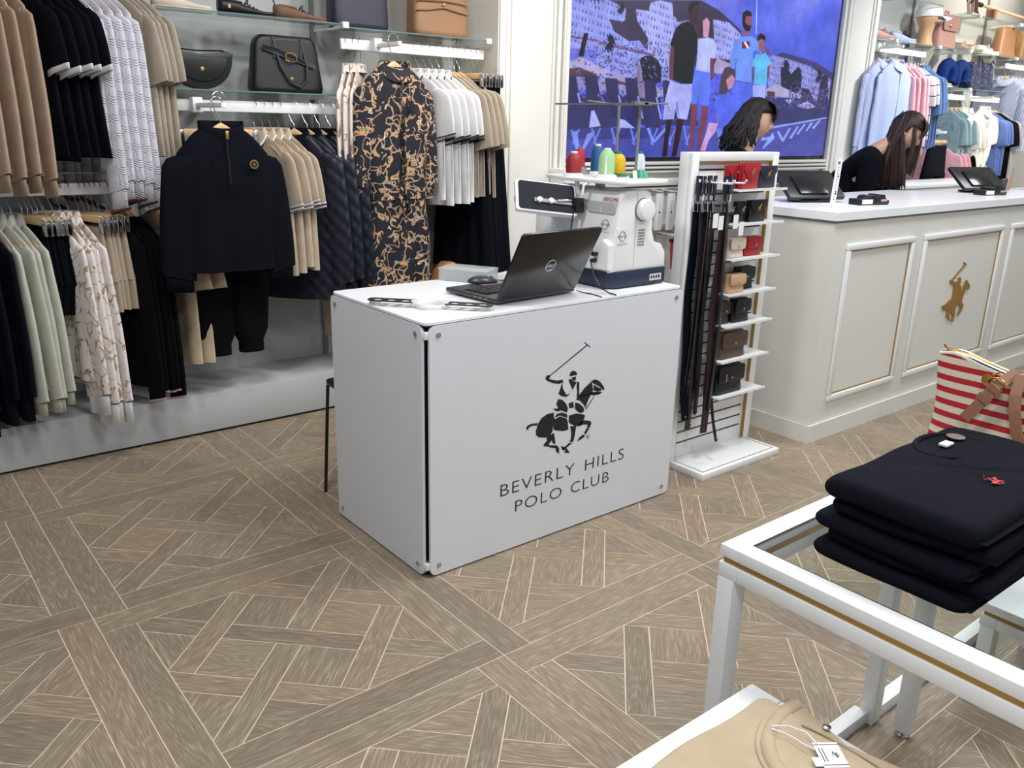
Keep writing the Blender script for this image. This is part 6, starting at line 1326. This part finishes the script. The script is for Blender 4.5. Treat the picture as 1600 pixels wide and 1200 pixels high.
for k_, (x, y) in enumerate(((5.50, .42), (5.60, .36))):
    g = garment('blue_shirt', '', 'shirt', S_BLUE, 43 + k_, L=.76, sl=.56, collar=(S_BLUE,), cuff=(S_BLUE, .8, .06), th=.035, thh=.05, amp=.014, sk=dict(w0=.085, w1=.07, out=.08))
    tube('button_placket', [(.045, 0, -.08), (.052, 0, -.4), (.052, 0, -.74)], .006, S_BLUE, g, 6, .4); 
    faceout(g, (x, y, 2.0 - .0), ('blue striped shirt behind the front one at the pilaster', 'light blue striped button shirt hanging face-out by the pilaster')[k_], hl=('beech hanger of the rear blue striped shirt', 'beech hanger of the front blue striped shirt')[k_])
arm(5.56, 2.10, 'white face-out arm holding the blue striped shirts', .30)
row(lambda: garment('teal_tee', '', 't-shirt', F_TEAL, 45, L=.58, sl=.22, sk=dict(w0=.085, w1=.085, out=.3)), [6.93, 7.02, 7.11], 1.675, 'dusty teal top', WR_, rz=PI - .2)
row(lambda: garment('ivory_shirt', '', 'shirt', F_IVORY, 46, L=.60, sl=.25, collar=(F_IVORY,), sk=dict(w0=.085, w1=.085, out=.3)), [7.19, 7.27, 7.35], 1.675, 'ivory short-sleeved shirt', WR_, rz=PI - .2)
row(lambda: garment('cornflower_tee', '', 't-shirt', F_BLUE, 47, L=.60, sl=.22, sk=dict(w0=.085, w1=.085, out=.3)), [7.66, 7.72, 7.78], 1.675, 'cornflower blue T-shirt', WR_, rz=PI + .2)
row(lambda: garment('black_tee', '', 't-shirt', F_BLACK, 48, L=.70, sl=.24, sk=dict(w0=.085, w1=.085, out=.3)), [7.86, 7.92], 1.675, 'black T-shirt', WR_, rz=PI + .2)
row(lambda: garment('silver_shirt', '', 'shirt', F_GREYS, 49, L=.90, sl=.25, sk=dict(w0=.085, w1=.085, out=.3)), [7.98], 1.675, 'silver grey long shirt', WR_, rz=PI + .2)
row(lambda: skirt('blue_pleated_skirt', '', F_BLUE, L=.62, w0=.16, w1=.22, seed=4), [7.70, 7.78], 1.37, 'blue pleated skirt', 'below the cornflower T-shirts', 'c', rz=PI + .2)
rail(7.55, 8.0, 1.465, 'short low rail with blue pleated skirts', brk=(.1, .35))
g = garment('white_dress', '', 'dress', F_IVORY, 50, L=.98, sl=.24, sh=.19, chest=.21, hem=.21, waist=.13, th=.04, thh=.07, amp=.012, collar=(F_IVORY,), sk=dict(w0=.10, w1=.10, out=.6))
B = body_rings(L=.98, seed=50, sh=.19, chest=.21, hem=.21, waist=.13, th=.04, thh=.07, amp=.012); loft('belt', [[(x * 1.15, y * 1.05, z) for x, y, z in B[15]], [(x * 1.15, y * 1.05, z - .04) for x, y, z in B[15]]], F_IVORY, g)
tube('belt_knot', [(.06, .02, -.50), (.09, .05, -.54), (.08, .06, -.64)], .016, F_IVORY, g, 8, .4); tube('belt_knot', [(.06, .0, -.50), (.09, -.03, -.52), (.08, -.05, -.57)], .014, F_IVORY, g, 8, .4); box('swing_tag', (.07, -.01, -.17), (.073, .03, -.10), PAPER, g)
tube('button_placket', [(.055, 0, -.08), (.062, 0, -.3), (.062, 0, -.9)], .006, F_WHITET, g, 6, .4)
arm(7.30, 1.775, 'white face-out arm holding the white dress'); faceout(g, (7.30, .36, 1.69), 'ivory belted short-sleeved dress hanging face-out in the right bay', hl='beech hanger inside the ivory belted dress')
g = legs_garment('navy_trousers', '', 'trousers', F_NAVY, .98, w=.18, hemw=.20, seed=51, th=.035)
arm(6.50, 1.46, 'white face-out arm holding the navy trousers'); faceout(g, (6.50, .36, 1.395), 'navy trousers on a clip hanger beside the woman with long hair', hk='c', hl='clip hanger holding the navy trousers')
row(lambda: garment('pink_tee', '', 't-shirt', F_PINK, 52, L=.46, sl=.24, th=.03, sk=dict(w0=.09, w1=.095, out=.35)), [6.88, 6.96, 7.03], 1.365, 'plain pink short-sleeved top', LR_, rz=PI - .1)
row(lambda: garment('black_piped_tee', '', 't-shirt', F_BLACK, 53, L=.42, sl=.22, trim=[(0, -.012, F_WHITET)], sk=dict(w0=.09, w1=.09, out=.35)), [7.12, 7.18], 1.365, 'black top with white piped sleeves', LR_, rz=PI - .1)
row(lambda: garment('striped_shirt', '', 'shirt', S_NAVYW, 54, L=.72, sl=.58, collar=(S_NAVYW,), cuff=(S_NAVYW, .8, .06), sk=Lg), [8.08, 8.16, 8.24, 8.32, 8.40, 8.48, 8.56], 2.0, 'blue and white striped shirt', FR_, rz=PI + .1)
row(lambda: skirt('pale_blue_skirt', '', S_NAVYW, L=.45, w0=.17, w1=.2, seed=5), [8.60, 8.68], 1.60, 'pale striped skirt', 'at the far right edge of the bay', 'c', rz=PI)
t = root('pink_box', 'dusty pink leather pouch behind the teal tops', 'handbag', (6.86, .66, 1.549)); bagbody(t, .28, .14, .05, PINKL, .95)
# goods on the right shelves
G2 = 2.176
def trainer(lb, m, x, z, rz=-.5, lace=None, L=.24, sole=None): return shoe('trainer', lb, m, (x, .62, z), rz, L, None, lace or m, sole or F_WHITET, .085)
trainer('pink trainer at the pilaster end of the high shelf', PINKL, 5.80, G2); trainer('pale blue trainer with navy laces on the high shelf', mat('pale_blue_leather', (160, 172, 204), .5), 6.12, G2, -.5, F_NAVY)
trainer('cream slip-on trainer with pink lining, left one of a pair', CREAML, 7.22, G2, -1.9, PINKL); trainer('cream slip-on trainer with pink lining, right one of a pair', CREAML, 7.46, G2, -1.9, PINKL); trainer('small white trainer beside the tan bags', F_WHITET, 7.72, G2, -.6)
trainer('beige suede trainer in front of the blue neck pillows', F_BEIGE, 6.93, 1.856, -.2)
t = root('bust_stand', 'tan mannequin head and shoulder stand wearing the white cap', 'mannequin', (6.50, .62, G2), -.8)
prof = [(.075, 0), (.07, .01), (.055, .05), (.05, .11), (.062, .16), (.085, .20), (.10, .235), (.095, .27), (.06, .30), (.01, .312)]
lathe('bust', prof, mat('tan_mannequin', (200, 160, 118), .5, var=.04), t, 28)
t = root('baseball_cap', 'white baseball cap on the tan mannequin stand', 'cap', (6.50, .62, G2 + .24), -.75)
lathe('crown', [(.112, 0), (.114, .02), (.108, .055), (.085, .088), (.045, .105), (.002, .110)], F_WHITET, t, 28)
loft('brim', [[(.085 + .02 * k_, 0, 0)] * 0 + [(rr * math.cos(a) * 1.0 + ox, rr * math.sin(a) * .92, zz - .012 * (math.sin(a) ** 2) * k_) for a in [-PI / 2.6 + 2 * PI / 2.6 * q / 14 for q in range(15)]] for k_, (rr, ox, zz) in enumerate(((.108, 0, .006), (.13, .03, .004), (.14, .055, -.008), (.139, .055, -.012), (.108, 0, 0)))], F_WHITET, t, closed=False)
lathe('top_button', [(.008, .108), (.006, .114), (.001, .116)], F_WHITET, t, 12)
t = root('backpack', 'dusty pink backpack with a gold clasp beside the cap stand', 'backpack', (6.84, .63, G2)); bagbody(t, .33, .29, .12, PINKL, .92, .12); prism('flap', rrect(-.14, .15, .14, .28, .03), -.066, -.055, PINKL, t, 'xz', bev=.004); lathe('clasp', [(.014, -.066), (.016, -.072), (.006, -.076)], GOLD, t, 14, (-.03, 0, .19), 'y')
tube('top_loop', [(-.04, 0, .285), (-.02, 0, .32), (.02, 0, .32), (.04, 0, .285)], .007, PINKL, t)
for k_, (x, lb) in enumerate(((8.08, 'tall tan hobo bag with a gold chain on the high right shelf'), (8.58, 'second tan hobo bag at the right picture edge'))):
    t = root('hobo_bag', lb, 'handbag', (x, .62, G2)); bagbody(t, .42, .28, .14, TAN, .72, .06); tube('chain', [(.09, -.066, .27), (.12, -.07, .18), (.10, -.072, .10), (.13, -.07, .03)], .006, GOLD, t); tube('chain', [(.16, -.06, .25), (.15, -.07, .12), (.17, -.07, .06)], .005, GOLD, t)
for k_, (x, lb) in enumerate(((7.00, 'royal blue plush neck pillow, left one of the pair'), (7.26, 'royal blue plush neck pillow, right one of the pair'))):
    t = root('neck_pillow', lb, 'pillow', (x, .62, 1.856)); P = [(-.075, 0, .055), (-.09, 0, .11), (-.075, 0, .165), (-.04, 0, .195), (0, 0, .205), (.04, 0, .195), (.075, 0, .165), (.09, 0, .11), (.075, 0, .055)]
    tube('cushion', P, [.045, .052, .055, .055, .055, .055, .055, .052, .045], F_FUR, t, 16); lathe('end_cap', [(.03, -.02), (.045, 0), (.03, .02)], F_FUR, t, 16, (-.072, 0, .05), 'z')
for k_, (x, lb) in enumerate(((7.50, 'navy printed rucksack, left one'), (7.74, 'navy printed rucksack, right one'))):
    t = root('rucksack', lb + ' beside the neck pillows', 'backpack', (x, .62, 1.856)); bagbody(t, .24, .25, .14, P_SPOTN, .85, .14); tube('top_loop', [(-.03, 0, .245), (0, 0, .275), (.03, 0, .245)], .006, NAVYL, t); bagbody(t, .17, .12, .04, P_SPOTN, .95, .1, 'front_pocket', .02); t.children[-1].location.y = -.07
t = root('polo_mallet', 'wooden polo mallet with black grip lying on the uppermost shelf', 'mallet', (7.1, .56, 2.60)); tube('cane', [(.12, 0, -.01), (1.3, 0, -.05)], .013, WOODH, t, 10); tube('grip', [(-.02, 0, 0), (.22, 0, -.015)], .022, BLACKM, t, 12); lathe('pommel', [(.02, -.02), (.03, 0), (.02, .02)], BLACKM, t, 12, (-.02, 0, 0), 'x')
strapp('wrist_strap', [(0, -.02, .0), (.0, -.03, -.1), (-.06, -.03, -.12), (-.08, -.02, -.02), (-.02, -.01, .03)], .014, CREAML, t); strapp('wrist_strap', [(.03, -.03, .01), (.05, -.035, -.08), (.10, -.03, -.1)], .02, TANS, t)
tag(box('mallet_rest', (7.55, .53, 2.482), (7.60, .60, 2.57), TAN), 'tan block propping up the polo mallet', 'block')
t = root('hanger_crate', 'white slatted rack of spare hangers behind the counter', 'rack', (8.05, .1, 0))
for k_ in range(4): box('rack_shelf', (0, 0, .90 + .11 * k_), (.42, .3, .93 + .11 * k_), WHITE2, t)
box('side', (-.02, 0, 0), (0, .3, 1.3), WHITE2, t); box('side', (.42, 0, 0), (.44, .3, 1.3), WHITE2, t)
tubes('spare_hooks', [[(.04 * q + .03, -.005, .96), (.04 * q + .04, -.02, 1.0), (.04 * q + .03, -.005, 1.03)] for q in range(9)], .004, CREAML, t)
